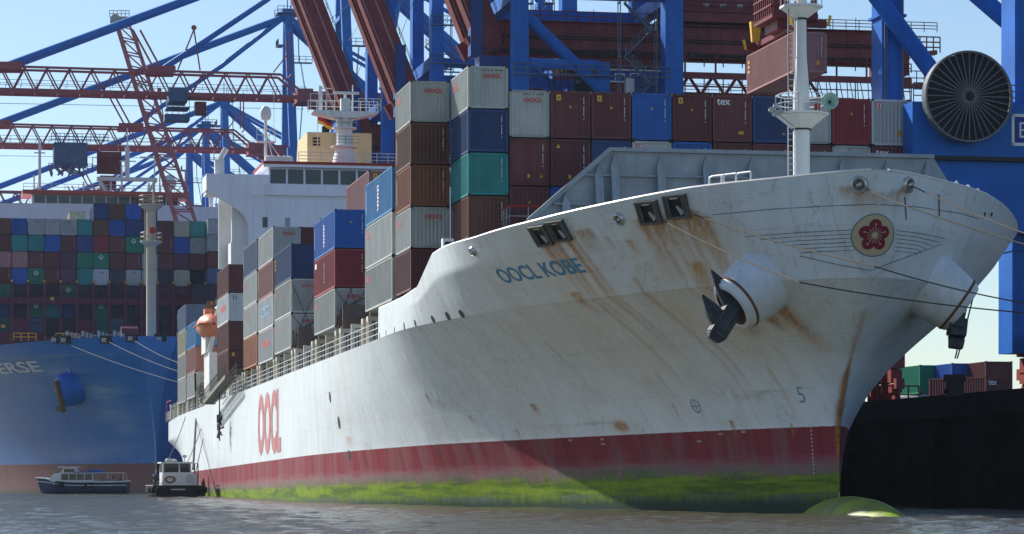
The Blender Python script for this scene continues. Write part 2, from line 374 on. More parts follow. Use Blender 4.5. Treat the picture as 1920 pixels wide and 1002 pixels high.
def make_hull():
    nj = 300
    Xb = np.concatenate([-50.0 * (np.arange(nj + 1) / nj) ** 1.22, [-50.02], np.arange(-51, -205, -1.5), np.arange(-205, -246.1, -1.5)])
    z1 = np.arange(-2.0, ZK + .01, .1875 * .75); z1 = np.append(z1[z1 < ZK - .05], ZK)
    v2 = np.linspace(0, 1, 26)
    V, rows = [], []
    nX = len(Xb)
    zb = np.interp(-Xb, [212, 220, 230, 238, 246], [-2, 2.0, 5.6, 7.2, 8.4])      # rising counter at the stern
    for z in z1:
        zz = zb + (z - z1[0]) * (ZK - zb) / (ZK - z1[0]) if True else z
        zz = np.where(-Xb > 212, zz, z)
        x = Xb + stem_x(zz) * np.exp(Xb / 6.0)
        b = half(x, zz); b[0] = 0
        rows.append(np.stack([x, b, zz], -1))
    for v in v2[1:]:
        x = Xb + stem_x(ZK) * np.exp(Xb / 6.0)
        for _ in range(3): x = Xb + stem_x(ZK + v * (z_top(x) - ZK)) * np.exp(Xb / 6.0)
        zz = ZK + v * (z_top(x) - ZK); b = half(x, zz); b[0] = 0
        rows.append(np.stack([x, b, zz], -1))
    n1 = len(z1); P = np.stack(rows)                                              # rows, columns, 3
    # rust, stains, dirt on the starboard plating and the nose
    A = {k: np.zeros(P.shape[:2]) for k in ('rust', 'stain', 'dirt')}
    B = {k: np.zeros(P.shape[:2]) for k in A}
    def streak(tgt, k, px, py, dz, w, s=1.0, pw=1.0):
        p = hit(px, py); X, Z = P[..., 0], P[..., 2]
        down = np.clip((p.z - Z) / dz, 0, 1); on = (Z <= p.z + .05) & (Z >= p.z - dz)
        D = tgt[k]; yy = np.abs(P[..., 1] - abs(p.y)) if abs(p.y) < 1.3 else 0
        val = s * np.exp(-((X - p.x + (0 if abs(p.y) > 1.3 else 0)) / w) ** 2) if abs(p.y) >= 1.3 else s * np.exp(-(yy / w) ** 2) * (X > 0)
        D[:] = np.maximum(D, np.where(on, val * (1 - down) ** pw, 0))
    def blob(tgt, k, px, py, rx, rz, s=1.0):
        p = hit(px, py); X, Z = P[..., 0], P[..., 2]
        tgt[k][:] = np.maximum(tgt[k], s * np.exp(-((X - p.x) / rx) ** 2 - ((Z - p.z) / rz) ** 2))
    for px, py, dz, w, s in ((1000, 438, 2.4, .3, .8), (1018, 452, 3.4, .4, .9), (1040, 450, 5.2, .28, .9), (1062, 447, 6.5, .3, .9), (1090, 436, 1.2, .5, .7), (1105, 434, 1.0, .3, .7),
                             (1205, 412, 3.5, .45, .9), (1225, 415, 5.0, .22, .9), (1250, 418, 6.0, .2, .7), (1285, 408, 7.0, .2, .8), (1310, 410, 3.0, .3, 1), (1340, 470, 3, .16, .6), (1030, 452, 5.5, .2, .8), (1075, 445, 8.0, .2, .6), (1238, 412, 2.0, .55, 1), (1260, 402, 2.5, .5, .9), (1290, 400, 2.6, .6, 1), (1322, 405, 4.5, .25, .9), (1180, 452, .8, .2, .9), (1140, 447, .8, .1, .8),
                             (1305, 492, 2.4, .5, 1), (1080, 552, 1.2, .5, .95), (1115, 565, 6.0, .18, .55), (1190, 520, 9.0, .2, .5), (1275, 430, 9.0, .22, .45),
                             (998, 757, .9, .4, 1), (1262, 760, 1.0, .12, .7), (1372, 792, .9, .16, .95), (968, 806, .9, .13, .9), (1460, 575, 2.6, .45, 1), (1440, 592, 1.0, .5, 1), (1400, 610, .9, .9, .7),
                             (800, 742, .9, .25, .8), (880, 780, .6, .2, .7), (654, 820, .9, .3, .7), (690, 830, 1.4, .25, .7), (745, 575, 2.2, .1, .5), (775, 548, 2.4, .1, .5), (1335, 640, 3.2, .16, .5),
                             (1484, 795, 1.1, .1, .7), (1230, 700, 2.6, .12, .45), (1440, 690, 3.5, .16, .4), (1020, 640, 3.5, .12, .35), (935, 610, 2.5, .12, .4), (860, 600, 2, .12, .4)):
        streak(A, 'rust', px, py, dz, w, s)
    for px, py, dz, w, s in ((1612, 357, 1.3, .30, .8), (1655, 362, 1.3, .3, .75), (1697, 352, .7, .2, .9), (1648, 480, 1.5, .2, .25)):
        streak(A, 'rust', px, py, dz, w, s); streak(B, 'rust', px, py, dz, w, s)
    for px, py, rx, rz, s in ((1290, 500, 3.6, 2.0, 1), (1250, 470, 3.5, 1.8, .6), (1230, 420, 2, 1.0, .7), (1320, 590, 3.5, 2.2, .8), (1180, 640, 6, 3, .55), (1080, 560, 5, 2.5, .5), (1640, 420, .8, 2.5, .35), (1400, 640, 3, 1.5, .6), (1000, 520, 4, 2, .35)):
        blob(A, 'stain', px, py, rx, rz, s)
    p = hit(1165, 800); blob(A, 'rust', 1165, 800, .75, .28, 1.3)
    for px, py, rx, rz, s in ((1400, 745, 2.0, .12, .9), (1440, 735, 1.2, .1, .8), (1050, 800, 3.5, .06, 1), (1110, 795, 2.5, .05, 1), (1360, 740, 1.2, .5, .4), (960, 780, 2, .8, .35), (700, 780, 8, 1.4, .3), (660, 790, 6, 1.2, .3)):
        blob(A, 'dirt', px, py, rx, rz, s)
    # the bare rusty stem edge
    for D in (A, B):
        yy, zz_ = P[..., 1], P[..., 2]
        wdt = np.interp(zz_, [2, 4.4, 5.5, 7.0, 7.6, 9.8, 10.2], [.02, .16, .24, .16, .05, .03, .001])
        D['rust'] = np.maximum(D['rust'], np.clip(1.15 - yy / np.maximum(wdt, 1e-3) * .8, 0, 1) * np.interp(zz_, [7.2, 7.8, 9.8, 10.2], [1, .5, .35, 0]))
    vs, fs, at_ = [], [], {k: [] for k in A}
    nr = P.shape[0]
    for side, AA in ((-1, A), (1, B)):
        o = len(vs)
        q = P.copy(); q[..., 1] *= side; vs.extend(q.reshape(-1, 3).tolist())
        for k in A: at_[k].append(AA[k].reshape(-1))
        for i in range(nr - 1):
            jmax = nX - 1 if i < n1 - 1 else nj
            for j in range(jmax):
                a, b_, c, d = o + i * nX + j, o + i * nX + j + 1, o + (i + 1) * nX + j + 1, o + (i + 1) * nX + j
                fs.append((a, b_, c, d) if side > 0 else (a, d, c, b_))
        # inner face of the bulwark
    N = nr * nX
    # transom and bottom of the counter
    for i in range(n1 - 1):
        a, b_ = i * nX + nX - 1, (i + 1) * nX + nX - 1; fs.append((a, b_, N + b_, N + a))
    for j in range(nX - 1):
        if Xb[j] < -200: fs.append((j, N + j, N + j + 1, j + 1))
    # main deck
    for j in range(nj + 1, nX - 1):
        a = (n1 - 1) * nX + j; fs.append((a, N + a, N + a + 1, a + 1))
    # bulwark thickness: inner wall and forecastle deck
    top = (nr - 1) * nX
    inner = []
    for side in (-1, 1):
        o = len(vs)
        for j in range(nj + 1):
            x, b_, z = P[nr - 1, j]; bb = max(b_ - .28, 0); xx = x - .9 * math.exp(Xb[j] / 3)
            zl = min(z - .05, 14.3 if x > -34 else 11.7); xl = x - 1.4 * math.exp(Xb[j] / 3); bl = max(min(bb, float(half(xl, zl)) - .30), 0)
            vs.append((xx, side * bb, z)); vs.append((xl, side * bl, zl))
        inner.append(o)
        for k in A: at_[k].append(np.zeros(2 * (nj + 1)))
        t = (0 if side < 0 else N) + top
        for j in range(nj):
            fs.append((t + j, t + j + 1, o + 2 * j + 2, o + 2 * j)); fs.append((o + 2 * j, o + 2 * j + 2, o + 2 * j + 3, o + 2 * j + 1))
        fs.append((t + nj, o + 2 * nj, o + 2 * nj + 1, (0 if side < 0 else N) + (n1 - 1) * nX + nj))
    mats = [1 if False else 0] * len(fs)
    for j in range(nj):
        fs.append((inner[0] + 2 * j + 1, inner[0] + 2 * j + 3, inner[1] + 2 * j + 3, inner[1] + 2 * j + 1)); mats.append(1)
    me = bpy.data.meshes.new('hull'); me.from_pydata(vs, [], fs)
    me.materials.append(HULLM); me.materials.append(paint('deck_green_grey', (.16, .19, .18), .7, .2, .5))
    me.polygons.foreach_set('material_index', mats)
    for k in A:
        a = me.attributes.new(k, 'FLOAT', 'POINT'); a.data.foreach_set('value', np.concatenate(at_[k]).astype(np.float32))
    bm = bmesh.new(); bm.from_mesh(me)
    bmesh.ops.remove_doubles(bm, verts=[v for v in bm.verts if abs(v.co.y) < .01], dist=.002)
    bmesh.ops.dissolve_degenerate(bm, dist=1e-4, edges=bm.edges)
    bmesh.ops.recalc_face_normals(bm, faces=bm.faces)
    for f in bm.faces: f.smooth = True
    bm.to_mesh(me); bm.free(); me.set_sharp_from_angle(angle=R(14)); me.update()
    o = bpy.data.objects.new('hull', me); COL.objects.link(o); o.parent = ship
    return o
hull = make_hull()

# bulbous bow with green weed
def make_bulb():
    mb = MB(); vs, fs = [], []
    nu, nv = 40, 28
    for i in range(nu + 1):
        t = i / nu * math.pi
        for j in range(nv):
            a = 2 * math.pi * j / nv; r = max(math.sin(t), .001)
            vs.append((1.8 + 10.6 * -math.cos(t), 2.0 * r * math.cos(a), -2.4 + 3.3 * r * math.sin(a)))
    for i in range(nu):
        for j in range(nv): fs.append((i * nv + j, i * nv + (j + 1) % nv, (i + 1) * nv + (j + 1) % nv, (i + 1) * nv + j))
    mb.add(vs, fs)
    m, n, l, b = new_mat('weedy_bulb')
    co = nd(n, 'ShaderNodeTexCoord').outputs['Object']
    f = noise(n, l, co, 1.6, 6, .7); g = noise(n, l, co, .5, 4)
    c = mix(n, l, ramp(n, l, f, .3, .7), (.13, .22, .008), (.34, .46, .02)); c = mix(n, l, ramp(n, l, g, .45, .7), c, (.16, .17, .06))
    l.new(c, b.inputs['Base Color']); b.inputs['Roughness'].default_value = .5
    bp = nd(n, 'ShaderNodeBump'); bp.inputs['Strength'].default_value = .9; bp.inputs['Distance'].default_value = .05; l.new(f, bp.inputs['Height']); l.new(bp.outputs[0], b.inputs['Normal'])
    o = mb.build('bulbous_bow', m, ship, smooth=True); return o
make_bulb()

def drape(vs2, fs, fn, name, mat, parent, off=.02, maxlen=.5):
    """lay a flat figure on the plating: cut it fine, then map every point"""
    bm = bmesh.new(); bv = [bm.verts.new((x, y, 0)) for x, y in vs2]
    for f in fs:
        try: bm.faces.new([bv[i] for i in f])
        except ValueError: pass
    bmesh.ops.triangulate(bm, faces=bm.faces)
    for _ in range(5):
        ed = [e for e in bm.edges if e.calc_length() > maxlen]
        if not ed: break
        bmesh.ops.subdivide_edges(bm, edges=ed, cuts=1); bmesh.ops.triangulate(bm, faces=[f for f in bm.faces if len(f.verts) > 3])
    for v in bm.verts: v.co = fn(v.co.x, v.co.y)
    me = bpy.data.meshes.new(name); bm.to_mesh(me); bm.free(); me.materials.append(mat)
    o = bpy.data.objects.new(name, me); COL.objects.link(o); o.parent = parent; return o

def hull_details():
    # ship name on the bow
    a, b = hit(930, 512), hit(1089, 494)
    L = abs(b.x - a.x); v, f = text_mesh('OOCL KOBE', 1.0, sx=1.0, bold=.018)
    wd = max(p[0] for p in v) - min(p[0] for p in v); x0 = min(p[0] for p in v); h0 = min(p[1] for p in v); hh = max(p[1] for p in v) - h0
    zt, zbm = hit(945, 500).z, hit(945, 523).z
    hgt = max(.9, zt - zbm) * .86
    drape([((p[0] - x0) / wd * L, (p[1] - h0) / hh * hgt) for p in v], f,
          lambda u, w_: surf(a.x + u, zbm - .26 + w_, -1, .025), 'name_lettering', FBLUE, hull)
    # tall red company letters amidships
    p, q = hit(484, 846), hit(527, 740)
    v, f = text_mesh('OOCL', 1.0, bold=.045); x0 = min(t[0] for t in v); wd = max(t[0] for t in v) - x0; h0 = min(t[1] for t in v); hh = max(t[1] for t in v) - h0
    L = q.x - p.x
    drape([((t[0] - x0) / wd * L, (t[1] - h0) / hh * 5.6) for t in v], f, lambda u, w_: surf(p.x + u, 5.0 + w_, -1, .03), 'company_lettering',
          paint('faded_red_lettering', (.50, .19, .20), .5, .2, .5), hull, maxlen=3)
    # flower emblem on the stem
    e = hit(1640, 441); EY = e.y; EZ = e.z
    def onnose(dy, dz, off): 
        y, z = EY + dy, EZ + dz; x = inv_x(y, z); return Vector((x, y, z)) + Vector((1, .3 * math.copysign(1, y) * min(1, abs(y)), -.25)).normalized() * off
    def disc(cx, cy, r, n=36, ry=None): return [(cx + r * math.cos(2 * math.pi * i / n), cy + (ry or r) * math.sin(2 * math.pi * i / n)) for i in range(n)]
    def lay(polys, name, mat, off):
        vs, fs = [], []
        for pl in polys:
            o = len(vs); vs += pl; fs.append(tuple(range(o, o + len(pl))))
        drape(vs, fs, lambda u, w_: onnose(u, w_, off), name, mat, hull, maxlen=.12)
    def gfan(cx, cy, r, n=36, ry=None, rings=6):
        out = []
        for i in range(n):
            t0, t1 = 2 * math.pi * i / n, 2 * math.pi * (i + 1) / n
            for k in range(rings):
                a_, b_ = k / rings, (k + 1) / rings
                out.append([(cx + a_ * r * math.cos(t0), cy + a_ * (ry or r) * math.sin(t0)), (cx + b_ * r * math.cos(t0), cy + b_ * (ry or r) * math.sin(t0)), (cx + b_ * r * math.cos(t1), cy + b_ * (ry or r) * math.sin(t1)), (cx + a_ * r * math.cos(t1), cy + a_ * (ry or r) * math.sin(t1))][(1 if k == 0 else 0):])
        return out
    CREM = flat('emblem_cream', (.50, .42, .28), .5); PLUM = flat('emblem_plum', (.20, .015, .04), .5); LINE = flat('emblem_line', (.10, .17, .19), .6)
    ring = []
    for i in range(48):
        t0, t1 = 2 * math.pi * i / 48, 2 * math.pi * (i + 1) / 48
        ring.append([(r * math.cos(t) * 1.02, r * math.sin(t) * .97) for r, t in ((1.0, t0), (1.05, t0), (1.05, t1), (1.0, t1))])
    lay(gfan(0, 0, 1.02, 48, .97), 'emblem_disc', CREM, .03); lay(ring, 'emblem_ring', LINE, .034)
    pet = []
    for k in range(5):
        t = math.pi / 2 + k * 2 * math.pi / 5; pet += gfan(.46 * math.cos(t), .46 * math.sin(t), .305, 24)
    pet += gfan(0, 0, .42, 24); lay(pet, 'emblem_flower', PLUM, .045)
    sta = gfan(0, 0, .14, 16)
    for k in range(15):
        t = math.pi / 2 + k * 2 * math.pi / 15; r = .52 if k % 3 == 0 else .33; c, s = math.cos(t), math.sin(t); w_ = .013
        sta.append([(.13 * c - w_ * s, .13 * s + w_ * c), (.13 * c + w_ * s, .13 * s - w_ * c), (r * c + w_ * s, r * s - w_ * c), (r * c - w_ * s, r * s + w_ * c)])
        sta += gfan(r * c, r * s, .045 if k % 3 == 0 else .03, 8)
    lay(sta, 'emblem_stamens', CREM, .055)
    # painted wave lines beside the emblem
    def pxline(pts, r=.022, sub=10):
        out = []
        for (x0, y0), (x1, y1) in zip(pts, pts[1:]):
            for k in range(sub): t = k / sub; out.append(hit(x0 + (x1 - x0) * t, y0 + (y1 - y0) * t))
        out.append(hit(*pts[-1])); mb = MB(); mb.path([p + Vector((.02, -.02 if p.y < 0 else .0, -.01)) for p in out], r, 0, 4); mb.build('wave_line', LINE, hull)
    for k in range(6):
        y = 431 + k * 7.6; x0 = 1396 + k * 29; pxline([(x0, y + 13 - k * 2.2), (1500, y + 5), (1601 + (3 if k in (0, 5) else 0), y)], .015)
        pxline([(1679 - (3 if k > 3 else 0), y + 1), (1720, y + 6), (1772 - k * 11, y + 16 - k * .5)], .015)
    pxline([(1335, 403), (1450, 392), (1560, 386), (1640, 383), (1720, 388), (1800, 400), (1835, 410)], .018, 6)
    pxline([(1500, 480), (1570, 496), (1632, 507), (1700, 482), (1765, 458)], .018, 6)
    # draught figures
    mb = MB()
    for k in range(13):
        p = hit(1521 + k * .5, 801 + k * 7.2); T = frame_at(p, .012); mb.T = T
        mb.add([(-.06, -.04, 0), (.06, -.04, 0), (.06, .05, 0), (-.06, .05, 0)], [(0, 1, 2, 3)])
    for px, py in ((1130, 824), (1132, 833), (1312, 828), (1352, 814), (1395, 810), (1070, 826)):
        mb.T = frame_at(hit(px, py), .012)
        for k in range(3): mb.add([(-.22 + k * .16, -.05, 0), (-.12 + k * .16, -.05, 0), (-.12 + k * .16, .06, 0), (-.22 + k * .16, .06, 0)], [(0, 1, 2, 3)])
    mb.T = None; mb.build('draught_marks', flat('worn_mark_grey', (.45, .42, .43), .6), hull)
    mb = MB(); mb.T = frame_at(hit(1305, 762), .015)
    for k in range(20):
        t0, t1 = k * math.pi / 10, (k + 1) * math.pi / 10
        mb.add([(r * math.cos(t), r * math.sin(t), 0) for r, t in ((.36, t0), (.44, t0), (.44, t1), (.36, t1))], [(0, 1, 2, 3)])
    mb.add([(-.36, -.04, 0), (.36, -.04, 0), (.36, .04, 0), (-.36, .04, 0)], [(0, 1, 2, 3)]); mb.add([(-.04, -.36, .002), (.04, -.36, .002), (.04, .36, .002), (-.04, .36, .002)], [(0, 1, 2, 3)])
    WB = paint('worn_blue_mark', (.22, .36, .46), .6, .3, 2); mb.T = None; mb.build('thruster_mark', WB, hull); mb = MB()
    mb.T = frame_at(hit(1503, 742), .015); put_text(mb, '5', 1.3, lambda u, v_: (u, v_, 0)); mb.T = None
    mb.build('draught_figure', WB, hull)
    # roller fairleads
    for px, py in ((1017, 441), (1050, 432), (1219, 398), (1271, 387)):
        T = frame_at(hit(px, py), .0); mb = MB(T)
        mb.box((-.62, -.5, .0), (.62, .5, .03), 1)
        for a_, b_ in (((-.74, .5, 0), (.74, .62, .22)), ((-.74, -.62, 0), (.74, -.5, .18)), ((-.74, -.5, 0), (-.62, .5, .2)), ((.62, -.5, 0), (.74, .5, .2))): mb.box(a_, b_, 0)
        mb.tube((.50, -.5, .10), (.50, .5, .10), .09, 0, 8); mb.tube((-.52, -.5, .10), (-.52, .5, .10), .09, 0, 8)
        mb.tube((.34, -.40, .07), (.02, .02, .08), .15, 2, 8, .07); mb.tube((-.3, .44, .10), (.2, .44, .10), .05, 3, 6)
        fl = mb.build('fairlead', [paint('fairlead_steel', (.10, .10, .095), .5, .3, 3, rust=.5), BLACKP, STEEL, WHITE], hull)
    # round mooring pipes
    for px, py, r in ((888, 471, .26), (1162, 411, .33), (1611, 347, .40), (1701, 347, .38)):
        T = frame_at(hit(px, py), .0); mb = MB(T)
        mb.lathe([(r * .62, -.02), (r * .66, .1), (r * .82, .17), (r * 1.0, .13), (r * 1.12, .0)], 20, caps=False)
        mb.lathe([(r * .7, .012), (r * .05, .014)], 16, mi=1)
        mb.tube((-r * .2, -r * .1, .02), (r * .4, r * .15, .12), r * .28, 0, 10)
        mb.build('mooring_pipe', [paint('worn_bright_steel', (.55, .54, .50), .28, .2, 4, .6), flat('pipe_inside', (.16, .16, .16))], hull, smooth=40)
    # freeing ports on the knuckle and side openings
    for px, py, w_, h_ in ((712, 629, .12, .2), (724, 624, .12, .2), (740, 619, .14, .22), (758, 612, .18, .25), (779, 607, .2, .25), (812, 599, .3, .26), (840, 593, .34, .28), (866, 589, .36, .28), (619, 745, .45, .42), (636, 793, .5, .5), (655, 853, .55, .35)):
        mb = MB(frame_at(hit(px, py), .012)); n = 14
        mb.add([(w_ * math.cos(2 * math.pi * i / n), h_ * math.sin(2 * math.pi * i / n), 0) for i in range(n)], [tuple(range(n))]); mb.build('side_opening', BLACKP, hull)

    # weld-on foothold irons and vertical guides on the nose
    for pts in (((1696, 370), (1699, 412)), ((1760, 365), (1761, 405))):
        mb = MB(); mb.path([hit(*p) + Vector((.04, 0, 0)) for p in pts], .035, 0, 5)
        mb.build('guide_bar', flat('dull_maroon', (.25, .08, .09)), hull)
    # cap rail along the bulwark
    for side in (-1, 1):
        mb = MB()
        row = [surf(x, float(z_top(x)), side, -.1) for x in np.concatenate([np.arange(-49.9, -1, 1.2), np.linspace(-1, 6.6, 22)])]
        mb.path(row, .09, 0, 6); mb.build('cap_rail', WHITE, hull)

ANCH = paint('anchor_steel', (.045, .055, .07), .5, .4, 3.0, rust=.5, bump=.6)
RUSTY = paint('rusted_steel', (.17, .075, .035), .85, .4, 2.5)
def hawse(p, side):
    p = surf(p.x, p.z, side, 0)
    d = Vector((.17, side * .78, -.58)).normalized()
    u = Vector((0, 0, 1)); sx = d.cross(u).normalized(); up = sx.cross(d).normalized()
    T = Matrix(((sx.x, up.x, d.x, p.x), (sx.y, up.y, d.y, p.y), (sx.z, up.z, d.z, p.z), (0, 0, 0, 1)))
    prof = [(1.78, -3.6), (1.72, -1.0), (1.62, .2), (1.52, 1.0), (1.42, 1.55), (1.26, 1.75), (1.06, 1.78)]
    mb = MB(T); mb.lathe(prof, 40, caps=False); mb.lathe([(1.06, 1.78), (1.0, 1.6), (.95, .9), (.01, .85)], 32, mi=1, caps=False)
    mb.lathe([(1.465, 1.42), (1.48, 1.40), (1.50, 1.3), (1.485, 1.28)], 40, mi=1, caps=False)
    mb.build('anchor_pod', [paint('pod_white', (.66, .70, .74), .42, .12, 1.2, rust=.22), RUSTY], hull, smooth=35)
    return T, p, d
def anchor(T, p, d, side, label):
    o = p + d * 1.85
    root = empty('anchor', M @ Matrix.Translation(o), label, 'anchor')
    rt = Vector((0, 1, 0)) ; up = Vector((0, 0, 1)); fw = Vector((1, 0, 0))
    if side < 0:
        c = (rt * .55 + up * .85).normalized(); f = (rt * -.46 + up * .86 + d * .10).normalized(); cen = d * .30 - up * .25 + rt * .12; fl = ((-.55, 1.85), (.6, 2.15))
    else:
        c = (fw * .95 - rt * .25 + up * .12).normalized(); f = (up * .98 + rt * .12).normalized(); cen = d * .30 - up * .75 - rt * .65; fl = ((-.45, 1.7), (.45, 1.8))
    nrm = c.cross(f).normalized(); mb = MB()
    k1 = 1.0 if side < 0 else .65; mb.beam(cen - c * 1.15 * k1, cen + c * 1.1 * k1, .92, .8, 0, nrm, .9, .85); mb.beam(cen - c * 1.42 * k1, cen - c * 1.15 * k1, .6, .5, 0, nrm, .9, .78)
    mb.beam(cen - c * .9 + nrm * .44, cen + c * .9 + nrm * .44, .5, .12, 0, nrm); mb.beam(cen - f * .5, cen - f * 1.0, .9, .8, 0, nrm, .8, .7) if side > 0 else None
    mb.beam(cen + c * .2, cen - d * .9 + up * .4, .6, .6, 0, nrm)
    mb.build('crown', ANCH, root, bevel=.07)
    for k, L in fl:
        b0 = cen + c * k; mb = MB()
        mb.beam(b0, b0 + f * L * .5, .95, .42, 0, nrm, .74, .36); mb.beam(b0 + f * L * .5, b0 + f * L, .74, .36, 0, nrm, .08, .06)
        mb.beam(b0 + nrm * .2, b0 + nrm * .2 + f * L * .85, .14, .26, 0, nrm, .05, .05)
        mb.build('fluke', ANCH, root, bevel=.05)
    mb = MB(); mb.tube(cen, -d * .9 + up * .1, .26, 0, 10); mb.build('shank', ANCH, root)
hull_details()
hp = hit(1420, 538)
for side_, lab in ((-1, 'grey steel anchor hauled up in the hawse pod left of the flower emblem'), (1, 'dark anchor hanging in shade from the hawse pod on the far side of the bow')):
    anchor(*hawse(hp, side_), side_, lab)
# ------------------------------------------------------------------ fittings of the white ship
def breakwater():
    x0 = -24.0; mb = MB()
    prof = [(-12.6, 14.1), (-11.2, 16.95), (-6.4, 21.15), (13.3, 21.15), (15.0, 18.6), (15.2, 14.1)]
    mb.prism(prof, 0, x0 - .16, x0)
    mb.prism([(-11.3, 16.98), (-11.1, 16.8), (-6.3, 21.0), (13.3, 21.0), (13.3, 21.22), (-6.42, 21.22)], 0, x0 + .002, x0 + .34)
    o = mb.build('breakwater', GREYP, ship)
    for y in (-9.0, -7.05, -6.1, -3.35, -.6, 2.15, 4.9, 7.65, 10.4, 12.9):
        top = np.interp(y, [-11.2, -6.4, 13.3], [16.95, 21.15, 21.15]) - .32
        mb = MB(); x1 = x0 + 1.5
        mb.add([(x0, y - .03, 14), (x1, y - .03, 14), (x0 + .1, y - .03, top), (x0, y - .03, top), (x0, y + .03, 14), (x1, y + .03, 14), (x0 + .1, y + .03, top), (x0, y + .03, top)],
               [(0, 1, 2, 3), (4, 7, 6, 5), (1, 5, 6, 2), (0, 3, 7, 4)])
        mb.add([(x1, y - .24, 14), (x1, y + .24, 14), (x0 + .35, y + .24, top - .7), (x0 + .12, y, top), (x0 + .35, y - .24, top - .7)], [(0, 1, 2, 3, 4)])
        mb.add([(x1 - .03, y - .24, 14), (x1 - .03, y + .24, 14), (x0 + .32, y + .24, top - .7), (x0 + .09, y, top - .03), (x0 + .32, y - .24, top - .7)], [(4, 3, 2, 1, 0)])
        mb.build('buttress', GREYP, o)
    mb = MB()
    for z in (19.6, 17.9, 16.2): mb.box((x0 + .003, max(-11, -6.3 - (21.15 - z) * 1.05), z - .05), (x0 + .3, 13.2, z + .05))
    mb.build('stiffener', GREYP, o)
breakwater()

def foremast():
    X = -6.5; mb = MB()
    mb.lathe([(.44, 14.0), (.44, 21.2), (.42, 22.0), (.40, 22.6), (.28, 24.1), (.27, 26.2), (.25, 32)], 20, TL(X, 0, 0))
    fm = mb.build('foremast', WHITE, ship, smooth=30)
    def platform(z, rx, drop, r0):
        m_ = MB(TL(X, 0, z)); n = 8
        oct_ = [(rx * 1.0 * math.cos(math.pi / 8 + i * math.pi / 4), rx * math.sin(math.pi / 8 + i * math.pi / 4)) for i in range(8)]
        m_.prism(oct_, 2, 0, .12); m_.lathe([(r0, -drop), (r0 + .08, -drop + .05), (rx * .93, -.01)], 8, Matrix.Rotation(math.pi / 8, 4, 'Z'), caps=False)
        m_.lathe([(r0 + .05, -drop - .06), (r0 + .05, -drop + .02)], 16, mi=1)
        m_.build('platform', [WHITE, DARK], fm)
        r_ = MB(TL(X, 0, z + .12)); pts = [Vector((a * .94, b * .94, 0)) for a, b in oct_]; r_.rail(pts + pts[:1], .95, .9, .028, 0, 2); r_.build('platform_railing', WHITE, fm)
    platform(20.95, 1.45, .72, .46); platform(26.6, 1.15, .55, .30)
    mb = MB()
    for z0, z1, y in ((14.2, 20.8, -.62), (21.2, 26.6, -.60), (26.8, 31, -.5)):
        for dy in (-.18, .18): mb.tube((X + .25, y + dy, z0), (X + .25, y + dy, z1), .03, 0, 5)
        for k in range(int((z1 - z0) / .32)): mb.tube((X + .25, y - .18, z0 + k * .32), (X + .25, y + .18, z0 + k * .32), .018, 0, 4)
        for k in range(3): mb.tube((X + .1, y + .3, z0 + .6 + k * (z1 - z0 - 1) / 2), (X + .25, y + .1, z0 + .6 + k * (z1 - z0 - 1) / 2), .04, 0, 4)
        mb.tube((X + .2, y + .32, z0), (X + .2, y + .32, z1), .035, 0, 5)
    mb.build('ladder', WHITE, fm)
    # fog horn
    mb = MB(TL(X + 1.5, 1.12, 21.55) @ Matrix.Rotation(R(90), 4, 'Y') @ Matrix.Rotation(R(12), 4, 'X'))
    mb.lathe([(.10, -.75), (.13, -.5), (.20, -.25), (.33, -.05), (.44, .05), (.42, .05), (.30, -.06), (.16, -.24), (.07, -.4)], 28, caps=False)
    mb.lathe([(.2, -1.0), (.22, -.95), (.22, -.75), (.1, -.7)], 14, mi=1)
    mb.lathe([(.085, -.36), (.01, -.35)], 12, mi=1)
    mb.build('fog_horn', [paint('horn_green', (.35, .55, .48), .45, .1, 3), DARK], fm, smooth=40)
    mb = MB()
    for k, (dy, dz) in enumerate(((-1.9, .0), (-1.65, .22), (-1.45, -.12), (-1.7, -.2))):
        mb.lathe([(.05, -.16), (.13, -.12), (.15, .1), (.06, .16)], 12, TL(X + .9, dy, 21.1 + dz) @ Matrix.Rotation(R(80), 4, 'Y')); mb.tube((X + .6, -1.0, 21.0), (X + .9, dy, 21.1 + dz), .035, 0, 5)
    mb.tube((X + .6, -.6, 20.3), (X + .8, -1.6, 21.0), .05, 0, 5)
    mb.build('mast_light', STEEL, fm, smooth=40)
    mb = MB(); mb.tube((X + .4, -.8, 21), (X + .4, -.8, 29), .02, 0, 4); mb.box((X + .5, .55, 21.15), (X + .75, .8, 21.5), 1); mb.build('signal_box', [WIRE, RAILR], fm)
foremast()

